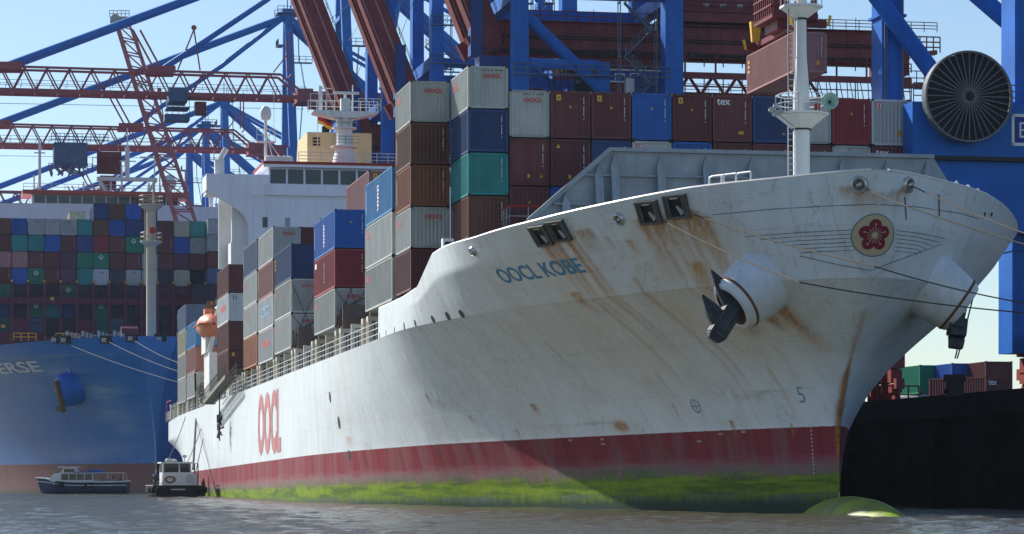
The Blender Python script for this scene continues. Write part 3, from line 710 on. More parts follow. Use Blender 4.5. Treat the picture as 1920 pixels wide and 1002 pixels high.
def forecastle_fittings():
    # white mooring frames over the bulwark, platform with red rail, vent by the bulwark
    for px, py in ((1322, 349), (1345, 345), (1372, 343)):
        mb = MB(); p = hit(px, py + 12); b = Vector((p.x - .3, p.y + .3, float(z_top(p.x)) - .1)); e = Vector((.9, .5, 0))
        mb.path([b, b + Vector((0, 0, .55)), b + Vector((0, 0, .62)) + e * .2, b + Vector((0, 0, .62)) + e, b + e], .045, 0, 5); mb.build('mooring_frame', WHITE, ship)
    for k in range(4):
        mb = MB(); x = 2.2 - k * 1.2; b = Vector((x, float(half(x, 16.2)) - .5, float(z_top(x)) - .1)); mb.path([b, b + Vector((0, 0, .38)), b + Vector((-.9, .4, .45)), b + Vector((-.9, .4, 0))], .05, 0, 5); mb.build('mooring_frame', WHITE, ship)
    for k in range(3): mb = MB(); mb.lathe([(.22, 0), (.22, .5), (.34, .55), (.3, .75), (.1, .8)], 12, TL(-6 - k * 1.6, -9.6 - k * .7, 15.2)); mb.build('vent_head', WHITE, ship)
    mb = MB(); mb.box((-28.2, -15.55, 14.0), (-27.6, -14.9, 16.15)); mb.box((-27.595, -15.42, 14.9), (-27.57, -15.03, 15.95), 1); mb.build('ventilator', [WHITE, BLACKP], ship)
    # platform with red top rails in front of the container row
    mb = MB(); z = 17.0
    mb.box((-29.8, -11.6, z - .12), (-27.9, -6.8, z), 0)
    for y in (-11.5, -9.2, -6.9): mb.box((-28.1, y - .1, 14.1), (-27.95, y + .1, z), 0)
    for (a, b) in (((-28, -11.5, z), (-28, -6.9, z)), ((-28, -11.5, z), (-29.7, -11.5, z))):
        mb.rail([a, b], 1.15, 1.1, .035, 0, 2); t = Vector((0, 0, 1.16)); mb.tube(Vector(a) + t, Vector(b) + t, .055, 1, 5)
    mb.rail([(-27.2, -14.4, 14.6), (-27.2, -10.6, 14.6)], 1.15, 1.0, .035, 0, 2); mb.tube((-27.2, -14.4, 15.77), (-27.2, -10.6, 15.77), .05, 1, 5)
    mb.tube((-27.2, -14.45, 14.3), (-27.2, -14.45, 15.8), .07, 1, 5); mb.box((-27.4, -13.9, 14.3), (-27.1, -13.4, 15.2), 0)
    mb.build('walkway', [STEEL, RAILR], ship)
forecastle_fittings()

def deck_edge():
    # hatch coaming wall, pedestals, hand rail along the side
    mb = MB()
    mb.box((-232, -13.2, ZK), (-50, 13.2, 13.25)); mb.box((-166, -14, ZK + .001), (-164, 14, 13.0))
    mb.box((-37.4, -13.0, 14.0), (-29.8, 14.2, 15.9), 0)
    mb.box((-43, -13.3, ZK), (-28, 13.8, 13.3), 0)
    mb.box((-36.4, -6.1, 13.301), (-30.4, 13.7, 19.2), 0)
    mb.build('hatch_coaming', paint('coaming_grey', (.16, .19, .22), .6, .25, .5, rust=.2), ship)
    bays = [(-44, -56.2), (-58, -70.2), (-72, -84.2), (-86, -98), (-99.5, -111.7), (-113, -125.2), (-126.5, -138.7), (-140.2, -152.4), (-153.7, -165.9), (-193, -205.2), (-206.5, -218.7), (-220, -232)]
    for a, b in bays:
        for x in (a - .35, b + .35):
            mb = MB()
            for y in (-15.85,):
                mb.box((x - .42, y - .12, ZK), (x - .22, y + .12, 13.3)); mb.box((x + .22, y - .12, ZK), (x + .42, y + .12, 13.3)); mb.box((x - .422, y - .14, 13.0), (x + .422, y + .14, 13.35))
                mb.beam((x, y, 13.2), (x, -13.2, 13.2), .3, .3)
            mb.build('pedestal', CREAM, ship)
        x = (a + b) / 2; mb = MB(); mb.box((x - .12, -15.95, ZK), (x + .12, -15.7, 13.35)); mb.beam((x, -15.8, 13.2), (x, -13.2, 13.2), .25, .25); mb.build('stanchion', CREAM, ship)
        for xx in (a + .75,):                                   # lashing posts between the bays
            mb = MB(); mb.box((xx - .3, -15.6, ZK), (xx + .15, -13.4, 15.2 if a > -120 else 14.3), 0)
            for zz in (15.4, 16.0): mb.tube((xx, -15.5, zz - 1), (xx, -13.4, zz), .05, 0, 4)
            mb.build('lashing_post', paint('lashing_brown', (.13, .10, .09), .8, .3, 2, rust=.5), ship)
    mb = MB(); mb.rail([(-50.3, -15.95, ZK), (-120, -15.95, ZK), (-244, -15.6, ZK)], 1.15, 1.55, .035, 0, 3)
    mb.rail([(-244, -15.5, ZK), (-244, 10, ZK)], 1.15, 1.6, .035, 0, 3)
    mb.build('railing', flat('rail_white', (.62, .63, .62), .5), ship)
    # lashing rods crossed before two of the ends
    mb = MB()
    for x, y in ((-72, -14.9), (-99.5, -14.9)):
        for z0, z1 in ((13.6, 16.3), (13.6, 19.0)):
            for s in (-1, 1): mb.tube((x + .14, y - s * 1.15, z0), (x + .14, y + s * 1.15, z1), .025, 0, 4)
    for x, y in ((-72, -14.9), (-99.5, -14.9)):
        for k in range(14): mb.tube((x + .3, y - 1.2 + random.random() * 2.4, 13.5), (x + .3, y - 1.2 + random.random() * 2.4, 14.2 + random.random()), .03, 0, 4)
    mb.build('lashing_rods', RUSTY, ship)
    # stern frame
    mb = MB(); mb.tube((-245.4, -14.5, ZK), (-245.4, -14.5, 13.2), .05); mb.tube((-240.3, -15.8, ZK), (-240.3, -15.8, 14.0), .05); mb.tube((-240.3, -15.8, 13.95), (-232, -15.8, 13.95), .05); mb.build('stern_frame', RAILR, ship)
deck_edge()

def superstructure():
    xf = -168.0; mb = MB()
    mb.box((xf - 14.5, -12.5, ZK), (xf, 12.5, 33.4)); so = mb.build('superstructure', LAV, ship)
    # bridge wings with raking brackets
    for s in (-1, 1):
        mb = MB(); poly = [(s * 12.4, 35.6), (s * 12.4, 29.6), (s * 12.7, 30.8), (s * 13.4, 31.7), (s * 17.0, 33.9), (s * 17.0, 35.6)]
        mb.prism([p for p in poly], 0, xf - .9, xf - .002)
        mb.box((xf - 5.0, s * 12.51, 33.6), (xf - .91, s * 16.9, 33.95)); mb.box((xf - 5, s * 16.85, 33.95), (xf - .91, s * 17.0, 35.55)); mb.box((xf - .4, s * 10.3, 33.405), (xf - .003, s * 12.39, 35.6))
        mb.build('bridge_wing', LAV, so)
    # wing support tower with ladders on the lit side
    mb = MB(); mb.box((xf - 8, -14.3, ZK), (xf - 1.2, -12.5, 28.5)); mb.box((xf - 6, -15.2, 26), (xf - 5.7, -12.5, 33.5)); mb.box((xf - 2, -14.2, 28.5), (xf - 1.3, -12.5, 33))
    for k in range(5):
        z = 13 + k * 2.7; mb.rail([(xf - 14, -13.9, z), (xf - 8, -13.9, z)], 1, 1.4, .04); mb.box((xf - 14, -14.0, z - .12), (xf - 8, -12.5, z))
    mb.rail([(xf - 7.8, -14.1, 20.6), (xf - 3, -14.2, 23.5)], 1.0, .7, .04)
    mb.build('side_house', WHITE, so)
    # bridge with windows
    mb = MB(); mb.box((xf - 9, -10.8, 33.41), (xf + .25, 10.8, 34.6)); mb.box((xf - 9, -10.4, 34.6), (xf - .5, 10.4, 36.4)); br = mb.build('bridge', LAV, so)
    n = 11; wd = 20.6 / n
    for k in range(n):
        y = -10.3 + (k + .5) * wd
        m_ = MB(); m_.box((xf - .51, y - wd / 2 + .10, 34.75), (xf - .44, y + wd / 2 - .10, 36.25)); m_.build('bridge_window', GLASS, br)
    m_ = MB()
    for k in range(n + 1): m_.box((xf - .5, -10.3 + k * wd - .1, 34.6), (xf - .36, -10.3 + k * wd + .1, 36.4))
    m_.build('window_frame', LAV, br)
    mb = MB(); mb.box((xf - 10, -11.0, 36.41), (xf + .5, 11.0, 36.7), 1); mb.box((xf - 10.05, -11.05, 36.7), (xf + .55, 11.05, 37.0), 0); mb.build('bridge_roof', [REDHOUSE, LAV], so)
    for k, y in enumerate((-10.8, -8.4, -4.7, 2.0)):
        mb = MB(); mb.box((xf - .02, y - .27, 30.0), (xf + .02, y + .27, 31.1)); mb.build('porthole', [GLASS if k in (0, 3) else flat('pale_blind', (.33, .36, .42), .3)], so)
    mb = MB(); mb.box((xf - .03, -12.4, 33.2), (xf + .06, 12.4, 33.38))
    for y in np.arange(-12, 12.1, 2.4): mb.rail([(xf - .1, y, 37.0), (xf - .1, y + 2.4, 37.0)] if abs(y) < 9.5 else [(0, 0, 0), (0, 0, .01)], 1.1, 1.2, .035, 0, 3)
    mb.build('roof_railing', WHITE, so)
    # funnel casing, cream
    mb = MB(); mb.prism([(xf - 24, 37), (xf - 13, 37), (xf - 13, 41.9), (xf - 22, 41.9)], 1, -4.7, 2.5); mb.box((xf - 24, -4.7, ZK), (xf - 13.01, 2.5, 37.0))
    fu = mb.build('funnel', paint('funnel_cream', (.68, .54, .28), .5, .08, .5), so)
    mb = MB()
    for k in range(3): mb.box((xf - 12.99, -4.1, 40.4 + k * .35), (xf - 12.9, -3.3, 40.6 + k * .35))
    mb.tube((xf - 18, -2, 41.9), (xf - 18, -2, 43.2), .45, 0, 12); mb.tube((xf - 16, 0, 41.9), (xf - 16, 0, 42.8), .4, 0, 12)
    mb.build('exhaust_pipe', BLACKP, fu)
    # radar mast
    X, Y = xf - 3.0, -1.9
    mb = MB(TL(X, Y, 37)); mb.lathe([(1.5, 0), (1.0, 1.6), (.85, 2.5), (.85, 4.7), (1.0, 5.1), (1.0, 5.6)], 16)
    for z, rx in ((2.0, 1.5), (4.0, 1.35)): mb.lathe([(rx, z), (rx, z + .15)], 12)
    ra = mb.build('radar_mast', WHITE, so, smooth=30)
    mb = MB(TL(X, Y, 42.4)); mb.prism([(-3.5, .35), (-3.3, .15), (-1.1, -.3), (1.1, -.3), (3.5, .2), (3.6, .42), (-3.5, .46)], 0, -1.2, 1.2)
    mb.rail([(1.1, -3.8, .5), (1.1, -1.2, .5)], 1.7, .9, .04); mb.rail([(1.1, 1.4, .5), (1.1, 3.8, .5)], 1.3, .9, .04); mb.rail([(-1.1, -3.8, .5), (-1.1, 3.8, .5)], 1.3, .9, .04)
    mb.box((.2, -.5, .5), (1.0, .5, 1.8)); mb.box((.5, -1.3, 2.3), (.8, 1.5, 2.55)); mb.tube((.6, 0, 1.8), (.6, 0, 2.3), .15); mb.tube((0, -2.6, .5), (0, -2.6, 3.2), .22, 0, 10); mb.tube((0, .9, .5), (0, .9, 3.4), .08); mb.box((-.1, -2.6, 2.9), (.1, -1.4, 3.0))
    mb.build('radar_platform', WHITE, ra)
    mb = MB(TL(X, Y, 37)); mb.rail([(.9, -1.4, 2.15), (.9, 1.4, 2.15)], 1.0, .7, .035, 0, 3); mb.rail([(.9, -1.2, 4.15), (.9, 1.2, 4.15)], .9, .7, .035, 0, 2); mb.build('mast_railing', STEEL, ra)
    # satellite dome on the port... left end of the roof
    mb = MB(TL(xf - 4, -10.3, 37)); mb.tube((0, 0, 0), (0, 0, 5.0), .16, 0, 8); mb.lathe([(.01, 6.45), (.35, 6.35), (.58, 6.0), (.62, 5.5), (.5, 5.0), (.2, 4.9)], 16)
    mb.rail([(.6, -1, 2.6), (.6, 1, 2.6)], 1.3, .6, .035); mb.box((-.5, -1.05, 2.5), (.65, 1.05, 2.6)); mb.tube((.3, .9, 0), (0, 0, 4), .05); mb.tube((.3, 2.2, 0), (.1, .4, 2.5), .05); mb.tube((0, .9, 2.6), (0, .9, 9), .025)
    for k in range(5): mb.lathe([(.5 + .15 * (k % 2), 0), (.4, .9), (.1, 1.0)], 8, TL(1.0, .2 + k * .55, 0))
    mb.build('satellite_mast', WHITE, so, smooth=40)
    mb = MB(); mb.box((xf - 2, -16.0, 34.5), (xf - 1, -15.0, 37.2)); mb.tube((xf - 1.5, -15.5, 37.2), (xf - 1.0, -14.8, 38.4), .3, 0, 10); mb.tube((xf - .5, -16.9, 33.4), (xf - .5, -16.9, 35.6), .12, 0, 8)
    mb.build('wing_console', WHITE, so)
    # white gantry house by the lifeboat
    mb = MB(); mb.box((-187.0, -15.6, ZK), (-180.5, -12.51, 17.4)); mb.box((-180.49, -14.6, 13.2), (-180.46, -13.4, 16.4), 1); mb.box((-187, -15.9, 17.4), (-182, -15.4, 20.2))
    for x in (-186, -181.5): mb.beam((x, -15.5, 17.4), (x, -14.4, 22.6), .35, .5)
    mb.beam((-186, -14.4, 22.5), (-181.5, -14.4, 22.5), .3, .3); mb.beam((-181.4, -15.6, 20.8), (-180.0, -12.6, 18.6), .3, .3)
    mb.build('davit_house', [WHITE, DARK], ship)
superstructure()

def lifeboat():
    root = empty('lifeboat', M @ TL(-183.5, -15.2, 20.0), 'orange enclosed lifeboat hanging in its davit beside the white superstructure', 'lifeboat')
    mb = MB(); N = 18; rings = []
    for i in range(N + 1):
        t = i / N * 2 - 1; k = max(1 - abs(t) ** 2.6, .02) ** .6
        rings.append([Vector((t * 4.2, 1.55 * k * math.cos(a), .45 + (1.55 if math.sin(a) < 0 else 1.35) * k * math.sin(a) * (1 if math.sin(a) > 0 else .95))) for a in (2 * math.pi * j / 16 for j in range(16))])
    vs = [v for r in rings for v in r]; fs = [(i * 16 + j, i * 16 + (j + 1) % 16, (i + 1) * 16 + (j + 1) % 16, (i + 1) * 16 + j) for i in range(N) for j in range(16)]
    mb.add(vs, fs); mb.build('boat_shell', paint('lifeboat_orange', (.62, .20, .11), .5, .15, 1), root, smooth=True)
    mb = MB(); mb.box((-.9, -.7, 1.6), (.9, .7, 2.3)); mb.build('conning_hatch', paint('lifeboat_orange', (.62, .20, .11)), root)
    mb = MB(); mb.box((-4.0, -1.6, .40), (4.0, 1.6, .52)); mb.build('fender_band', flat('fender_dull_orange', (.40, .11, .06)), root)
    mb = MB()
    for x in (-3, 3):
        mb.tube((x, 0, 1.2), (x, 0, 3.0), .06); mb.box((x - .3, -.2, 2.6), (x + .3, .2, 3.0))
    for k in range(9): mb.tube((-1 + k * .25, -.5 + (k % 3) * .5, 2.2), (-1.3 + k * .33, -.3, 2.9 + (k % 2) * .3), .05)
    mb.build('lifting_hook', RUSTY, root)
lifeboat()

def flag():
    root = empty('german_flag', M @ TL(-175.5, -4.2, 41.2), 'German flag, black red and gold, flying beside the radar mast', 'flag')
    for k, c in enumerate(((.02, .02, .02), (.45, .02, .025), (.72, .45, .03))):
        mb = MB(); n = 12; W, H = 1.5, .36
        def P(i, v, th): u = i / n; return (.25 * math.sin(u * 7) * u + th, -W * .0 + u * W, 2.0 - (k + v) * H - u * .6 + .06 * math.sin(u * 6))
        vs = [P(i, v, th) for th in (0, .03) for v in (0, 1) for i in range(n + 1)]
        m_ = n + 1; fs = []
        for i in range(n): fs += [(i, i + 1, m_ + i + 1, m_ + i), (2 * m_ + i, 3 * m_ + i, 3 * m_ + i + 1, 2 * m_ + i + 1), (i, 2 * m_ + i, 2 * m_ + i + 1, i + 1), (m_ + i, m_ + i + 1, 3 * m_ + i + 1, 3 * m_ + i)]
        mb.add(vs, fs); mb.build('flag_stripe', flat('flag_%d' % k, c, .8), root)
    mb = MB(); mb.tube((0, -.04, -1.5), (0, -.04, 2.3), .04); mb.build('flagstaff', WHITE, root)
flag()

def gangway():
    root = empty('accommodation_ladder', M @ TL(-150, -16.6, 11.6), 'stowed aluminium gangway slung over the side of the white ship', 'gangway')
    ALU = paint('gangway_grey', (.22, .21, .18), .5, .25, 2)
    p0, p1 = Vector((-11, -.4, -.5)), Vector((11, -.2, 1.3))
    mb = MB()
    for y in (-.95, .1): mb.beam(p0 + Vector((0, y, 0)), p1 + Vector((0, y, 0)), .12, .35)
    mb.build('stringer', ALU, root)
    mb = MB()
    for k in range(40): c = p0.lerp(p1, (k + .5) / 40); mb.box(c + Vector((-.14, -.9, -.03)), c + Vector((.14, .05, .03)))
    mb.build('steps', ALU, root)
    mb = MB()
    for y in (-.95, .1): mb.rail([p0 + Vector((0, y, .15)), p1 + Vector((0, y, .15))], 1.1, 1.3, .04, 0, 2)
    mb.build('gangway_railing', ALU, root)
    mb = MB(); mb.box(p0 + Vector((-1.6, -1.1, -.1)), p0 + Vector((.2, .3, .05))); mb.rail([p0 + Vector((-1.5, -1.1, 0)), p0 + Vector((.1, -1.1, 0))], 1.1, .8, .04); mb.build('lower_platform', ALU, root)
    mb = MB()
    for k in range(18): mb.tube((-3.5 + random.random() * 2.2, -.6 + random.random() * .5, -1.6 - random.random() * 2.4), (-3.5 + random.random() * 2.2, -.6, -1.8 - random.random() * 2.6), .09)
    mb.tube((-2.3, -.5, .5), (-2.2, -.5, -4.6), .06); mb.build('hoisting_gear', DARK, root)
gangway()
# ------------------------------------------------------------------ shipping containers
CW, HC, STD = 2.438, 2.896, 2.591
CC = {'grey': (.42, .44, .42), 'maroon': (.155, .050, .052), 'brown': (.16, .070, .052), 'rust': (.28, .105, .062), 'navy': (.035, .075, .20), 'blue': (.018, .11, .40), 'sky': (.06, .25, .50),
      'teal': (.030, .24, .23), 'light': (.55, .57, .58), 'orange': (.40, .16, .09), 'pink': (.36, .17, .155), 'red': (.30, .035, .05), 'slate': (.10, .16, .27), 'cream': (.50, .49, .36), 'green': (.02, .23, .13), 'purple': (.13, .06, .10), 'dark': (.06, .06, .085)}
CNAME = {'grey': 'grey', 'maroon': 'maroon', 'brown': 'brown', 'rust': 'rust brown', 'navy': 'navy blue', 'blue': 'bright blue', 'sky': 'sky blue', 'teal': 'teal', 'light': 'pale grey', 'orange': 'orange', 'pink': 'dusty pink', 'red': 'red', 'slate': 'slate blue', 'cream': 'cream', 'green': 'green', 'purple': 'dull purple', 'dark': 'dark'}
def cmat(c): return paint('container_' + CNAME[c].replace(' ', '_'), CC[c], .5, .14, .6, rust=.32 if c in ('grey', 'light', 'cream') else .16)
_cm = {}
def container_meshes(L, H):
    """body with corrugated walls, and frame of posts, rails and castings; x forward, origin under the centre"""
    k = (L, H)
    if k in _cm: return _cm[k]
    h = L / 2; W = CW / 2; b = MB(); z0, z1 = .16, H - .09
    def corr(n, a, b_):                         # trapezoid wave along an edge: list of (pos, depth)
        out = []; p = (b_ - a) / n
        for i in range(n):
            s = a + i * p; out += [(s, 0), (s + p * .28, 0), (s + p * .5, .045), (s + p * .78, .045)]
        return out + [(b_, 0)]
    xs = corr(max(8, round(L / .278)), -h + .14, h - .14); ys = corr(9, -W + .13, W - .13)
    for s in (-1, 1):
        v = [(x, s * (W - .02 - d), z) for z in (z0, z1) for x, d in xs]; n = len(xs); b.add(v, [(i, i + 1, n + i + 1, n + i) for i in range(n - 1)])
        v = [(s * (h - .03 - d), y, z) for z in (z0, z1) for y, d in ys]; n = len(ys); b.add(v, [(i, i + 1, n + i + 1, n + i) for i in range(n - 1)])
    b.add([(-h + .1, -W + .1, z1), (h - .1, -W + .1, z1), (h - .1, W - .1, z1), (-h + .1, W - .1, z1)], [(0, 1, 2, 3)])
    b.add([(-h + .1, -W + .1, z0), (h - .1, -W + .1, z0), (h - .1, W - .1, z0), (-h + .1, W - .1, z0)], [(3, 2, 1, 0)])
    f = MB()
    for sx in (-1, 1):
        for sy in (-1, 1):
            f.box((sx * h, sy * W, .118), (sx * (h - .15), sy * (W - .14), H - .118), 0)
            for z in (0, H - .118): f.box((sx * (h + .004), sy * (W + .004), z + .002), (sx * (h - .17), sy * (W - .16), z + .118), 1)
        f.box((sx * (h - .005), -W + .14, H - .16), (sx * (h - .11), W - .14, H - .03), 0); f.box((sx * (h - .01), -W + .14, .05), (sx * (h - .12), W - .14, .2), 0)
        f.box((-h + .15, sx * (W - .006), H - .10), (h - .15, sx * (W - .08), H - .03), 0); f.box((-h + .15, sx * (W - .01), .05), (h - .15, sx * (W - .1), .18), 0)
    bm_, fm_ = b.mesh('container_body', [DARK]), f.mesh('container_frame', [DARK, DARK])
    _cm[k] = (bm_, fm_); return bm_, fm_
_mk = {}
def mark_mesh(kind, L, H):
    """painted markings: kinds are letters, e.g. T code strip, O red company name on the end, S name on the side ..."""
    k = (kind, L, H)
    if k in _mk: return _mk[k]
    mb = MB(); h = L / 2; W = CW / 2; X = h + .012; Y = -W - .012
    def end(s, size, y, z, mi, **kw): put_text(mb, s, size, lambda u, v: (X, y + u, z + v), mi, **kw)
    def side(s, size, x, z, mi, **kw): put_text(mb, s, size, lambda u, v: (x + u, Y, z + v), mi, **kw)
    def q(y, z, w_, h_, mi, d=0): mb.add([(X + d, y - w_ / 2, z - h_ / 2), (X + d, y + w_ / 2, z - h_ / 2), (X + d, y + w_ / 2, z + h_ / 2), (X + d, y - w_ / 2, z + h_ / 2)], [(0, 1, 2, 3)], mi)
    def qs(x, z, w_, h_, mi, d=0): mb.add([(x - w_ / 2, Y - d, z - h_ / 2), (x + w_ / 2, Y - d, z - h_ / 2), (x + w_ / 2, Y - d, z + h_ / 2), (x - w_ / 2, Y - d, z + h_ / 2)], [(0, 1, 2, 3)], mi)
    def tri(y, z, r, mi): mb.add([(X, y - r, z - r * .8), (X, y + r, z - r * .8), (X, y, z + r)], [(0, 1, 2)], mi)
    for ch in kind:
        if ch == 'T':                                        # vertical code strip near the right post
            for i in range(13):
                if i not in (4, 11): q(.82, H - .42 - i * .105, .05, .07, 0)
        elif ch == 't': tri(0, H - .95, .09, 2)
        elif ch == 'b': tri(.72, .62, .09, 2)
        elif ch == 'm': tri(-.75, H - .45, .13, 2)
        elif ch == 'Y': q(-.72, H - .42, .28, .36, 2); q(-.72, H - .42, .10, .14, 4, .003)
        elif ch == 'y': q(-.05, .62, .15, .22, 2)
        elif ch == 'o': q(.55, .72, .26, .30, 3)
        elif ch == 'w': q(.55, .60, .34, .20, 3)
        elif ch == 'O': end('OOCL', .33, .22, H - .62, 1, bold=.012, sx=1.2)
        elif ch == 'c':
            for i in range(11):
                if i not in (4, 6): q(-.35 + i * .12, H - .27, .07, .08, 4)
        elif ch == 'X': end('tex', .62, -.55, H - .42, 0, bold=.014)
        elif ch == 'R': q(-.75, H - .42, .34, .40, 1); q(-.75, H - .42, .26, .32, 0, .003); q(-.75, H - .42, .10, .28, 1, .006); tri(.35, H - .42, .1, 2); q(.55, .80, .26, .34, 3)
        elif ch == 's': side('OOCL', .52, -h + 1.55, H - .75, 1, bold=.012)
        elif ch == 'V':                                       # tall white letters down the side, as on leased boxes
            for i in range(10): qs(-h + .55, H - .5 - i * .16, .12, .10, 0)
        elif ch == 'G':                                       # white company sign in the middle of the side
            for i, w_ in enumerate((.5, .9, .5, .9, .6, .9, .4)): qs(0, H * .5 + .75 - i * .25, w_ * .8, .13, 0); qs(-.3 + .3 * (i % 2), H * .5 + .68 - i * .25, .14, .2, 0)
        elif ch == 'P':
            for i in range(7): qs(.2 - .1 * (i % 2), H * .5 + .7 - i * .22, .9 - .2 * (i % 3), .15, 4)
            qs(-h + 1.2, H - .5, .9, .4, 0)
        elif ch == 'K': side('COSCO', 1.25, 0, H * .55, 5, bold=.02, sx=1.45)
        elif ch == 'M': side('YANG MING', .85, .3, H * .55, 1, bold=.015, sx=1.2)
        elif ch == 'J': q(-.55, H - .5, .34, .34, 4); q(-.55, H - .5, .12, .30, 0, .004)
        elif ch == 'L': 
            for i in range(14):
                t0, t1 = i * math.pi / 7, (i + 1) * math.pi / 7; mb.add([(X, r * math.cos(t), H - .75 + r * math.sin(t)) for r, t in ((.22, t0), (.36, t0), (.36, t1), (.22, t1))], [(0, 1, 2, 3)], 0)
            q(0, H - .75, .2, .12, 0)
        elif ch == 'l': q(.1, H - .55, .5, .10, 4)
        elif ch == 'B':
            for i in range(3): qs(-h + .6, H - .6 - i * .35, .35, .2, 2)
    me = mb.mesh('container_markings', [FWHITE, FRED, YEL, ORG, flat('lettering_dark', (.10, .11, .13)), flat('lettering_pale_blue', (.20, .42, .60))])
    _mk[k] = me; return me
def container(mw, color, label, group, L=12.192, H=HC, marks='', simple=False):
    b, f = container_meshes(L, H)
    root = empty('shipping_container', mw, label, 'container', group)
    o = link('container_body', b, root, cmat(color))
    o = link('container_frame', f, root, cmat(color))
    if marks: link('container_markings', mark_mesh(marks, L, H), root)
    return root
BASE = None; PITCH = 2.515
ORD = ['topmost', 'second from top', 'third from top', 'fourth from top', 'lowest']
def stack(xf, row, tiers, where, L=12.192, H=HC, base=BASE, nname=None):
    """tiers from the top down: (colour, marks, extra words) ; row 1 is the outermost on the visible side"""
    n = len(tiers)
    if base is None: base = float(np.interp(xf, [-206.5, -193, -153.7, -126.5, -113, -99.5, -72, -44, -30.3], [12.85, 12.95, 13.3, 13.42, 13.28, 13.5, 13.6, 13.6, 13.8]))
    for i, t in enumerate(tiers):
        if t is None: continue
        col, mk, ex = (t + ('', ''))[:3]
        z = base + (n - 1 - i) * H
        o = 'lowest' if i == n - 1 and n > 1 else ORD[i]
        container(M @ TL(xf - L / 2, -HB + .03 + CW / 2 + (row - 1) * PITCH, z + .01), col,
                  ('%s container%s, %s %s' % (CNAME[col], ' ' + ex if ex else '', o, where)).replace('with white emblem, topmost in the blue-topped', 'with white emblem topping the blue-topped'), 'containers on the white ship', L, H, mk)
L20 = 6.058
stack(-36.4, 1, [('grey', 'Os', ''), ('brown', 'TV', ''), ('rust', 'TV', ''), ('grey', 'Os', ''), ('maroon', 'T', '')], 'in the outer stack at the raised bow', L20, STD)
stack(-30.3, 2, [('grey', 'Ocs', ''), ('navy', 'TV', ''), ('teal', 'TV', ''), ('brown', 'TV', ''), ('maroon', 'T', '')], 'in the tallest stack behind the bow walkway', L20, STD)
toprow = [(3, 'grey', 'Oc'), (4, 'maroon', 'YTt'), (5, 'maroon', 'YTt'), (6, 'blue', 'tT'), (7, 'maroon', 'YTt'), (8, 'maroon', 'XTw'), (9, 'navy', 'b'), (10, 'grey', 'T'), (11, 'maroon', 'tT'), (12, 'light', 'R')]
nth = {3: 'first', 4: 'second', 5: 'third', 6: 'fourth', 7: 'fifth', 8: 'sixth', 9: 'seventh', 10: 'eighth', 11: 'ninth', 12: 'last'}
for r, c, mk in toprow:
    c2 = 'red' if r == 11 else c
    stack(-30.3, r, [(c2, mk, ''), None, None, None], 'of the %s stack behind the breakwater' % nth[r], L20)
for r, c, mk in [(3, 'maroon', 'Tyb'), (4, 'maroon', 'mTy'), (5, 'navy', 'T'), (6, 'light', 'R'), (7, 'blue', 'T'), (8, 'maroon', 'T'), (9, 'maroon', 'oT'), (10, 'maroon', 'T'), (11, 'grey', 'O'), (12, 'maroon', 'XT')]:
    stack(-30.3, r, [None, (c, mk, ''), None, None], 'of the %s stack behind the breakwater' % nth[r], L20)
for r, c, mk in [(3, 'maroon', 't'), (4, 'blue', '')]:
    stack(-30.3, r, [None, None, (c, mk, ''), None], 'of the %s stack behind the breakwater' % nth[r], L20)
    stack(-30.3, r, [None, None, None, ('maroon', '', '')], 'of the %s stack behind the breakwater' % nth[r], L20)
stack(-44.0, 1, [('sky', 'GV', 'with white emblem'), ('grey', 's', ''), ('grey', 's', '')], 'in the outer stack under the bow bulwark step')
stack(-72.0, 1, [('blue', 'GVtT', 'with white emblem'), ('red', 'PT', ''), ('grey', 'sO', '')], 'in the blue-topped outer stack amidships')
stack(-72.0, 2, [('pink', 'YTb', ''), ('maroon', '', ''), ('maroon', '', ''), ('maroon', '', '')], 'in the inner stack behind the blue-topped one')
stack(-99.5, 1, [('navy', 'Bb', ''), ('grey', 'sO', ''), ('grey', 'sO', '')], 'in the navy-topped outer stack amidships')
stack(-113.0, 1, [('grey', 'sO', ''), ('pink', 'V', ''), ('light', 'K', 'marked COSCO'), ('light', 'M', 'marked YANG MING')], 'in the outer stack behind the navy-topped one')
stack(-113.0, 2, [('maroon', 'bT', ''), ('maroon', '', ''), ('maroon', '', ''), ('maroon', '', '')], 'in the inner stack behind the navy-topped one')
stack(-126.5, 1, [('slate', 'V', ''), ('grey', 's', ''), ('grey', 's', ''), ('orange', '', '')], 'in the outer stack nearest the bridge front')
stack(-153.7, 1, [('maroon', '', ''), ('light', 'MJ', 'marked YANG MING'), ('maroon', 'b', ''), ('maroon', 'YT', '')], 'in the stack by the white house')
stack(-193.0, 1, [('sky', 'V', ''), ('pink', 'V', ''), ('grey', 's', '')], 'in the short stack just aft of the lifeboat')
stack(-206.5, 1, [('slate', 'V', ''), ('cream', 's', ''), ('grey', 's', ''), ('grey', 's', '')], 'in the aftmost stack of the white ship')
stack(-206.5, 2, [('navy', '', ''), ('maroon', '', ''), ('maroon', '', ''), ('maroon', '', '')], 'in the inner stack near the stern')
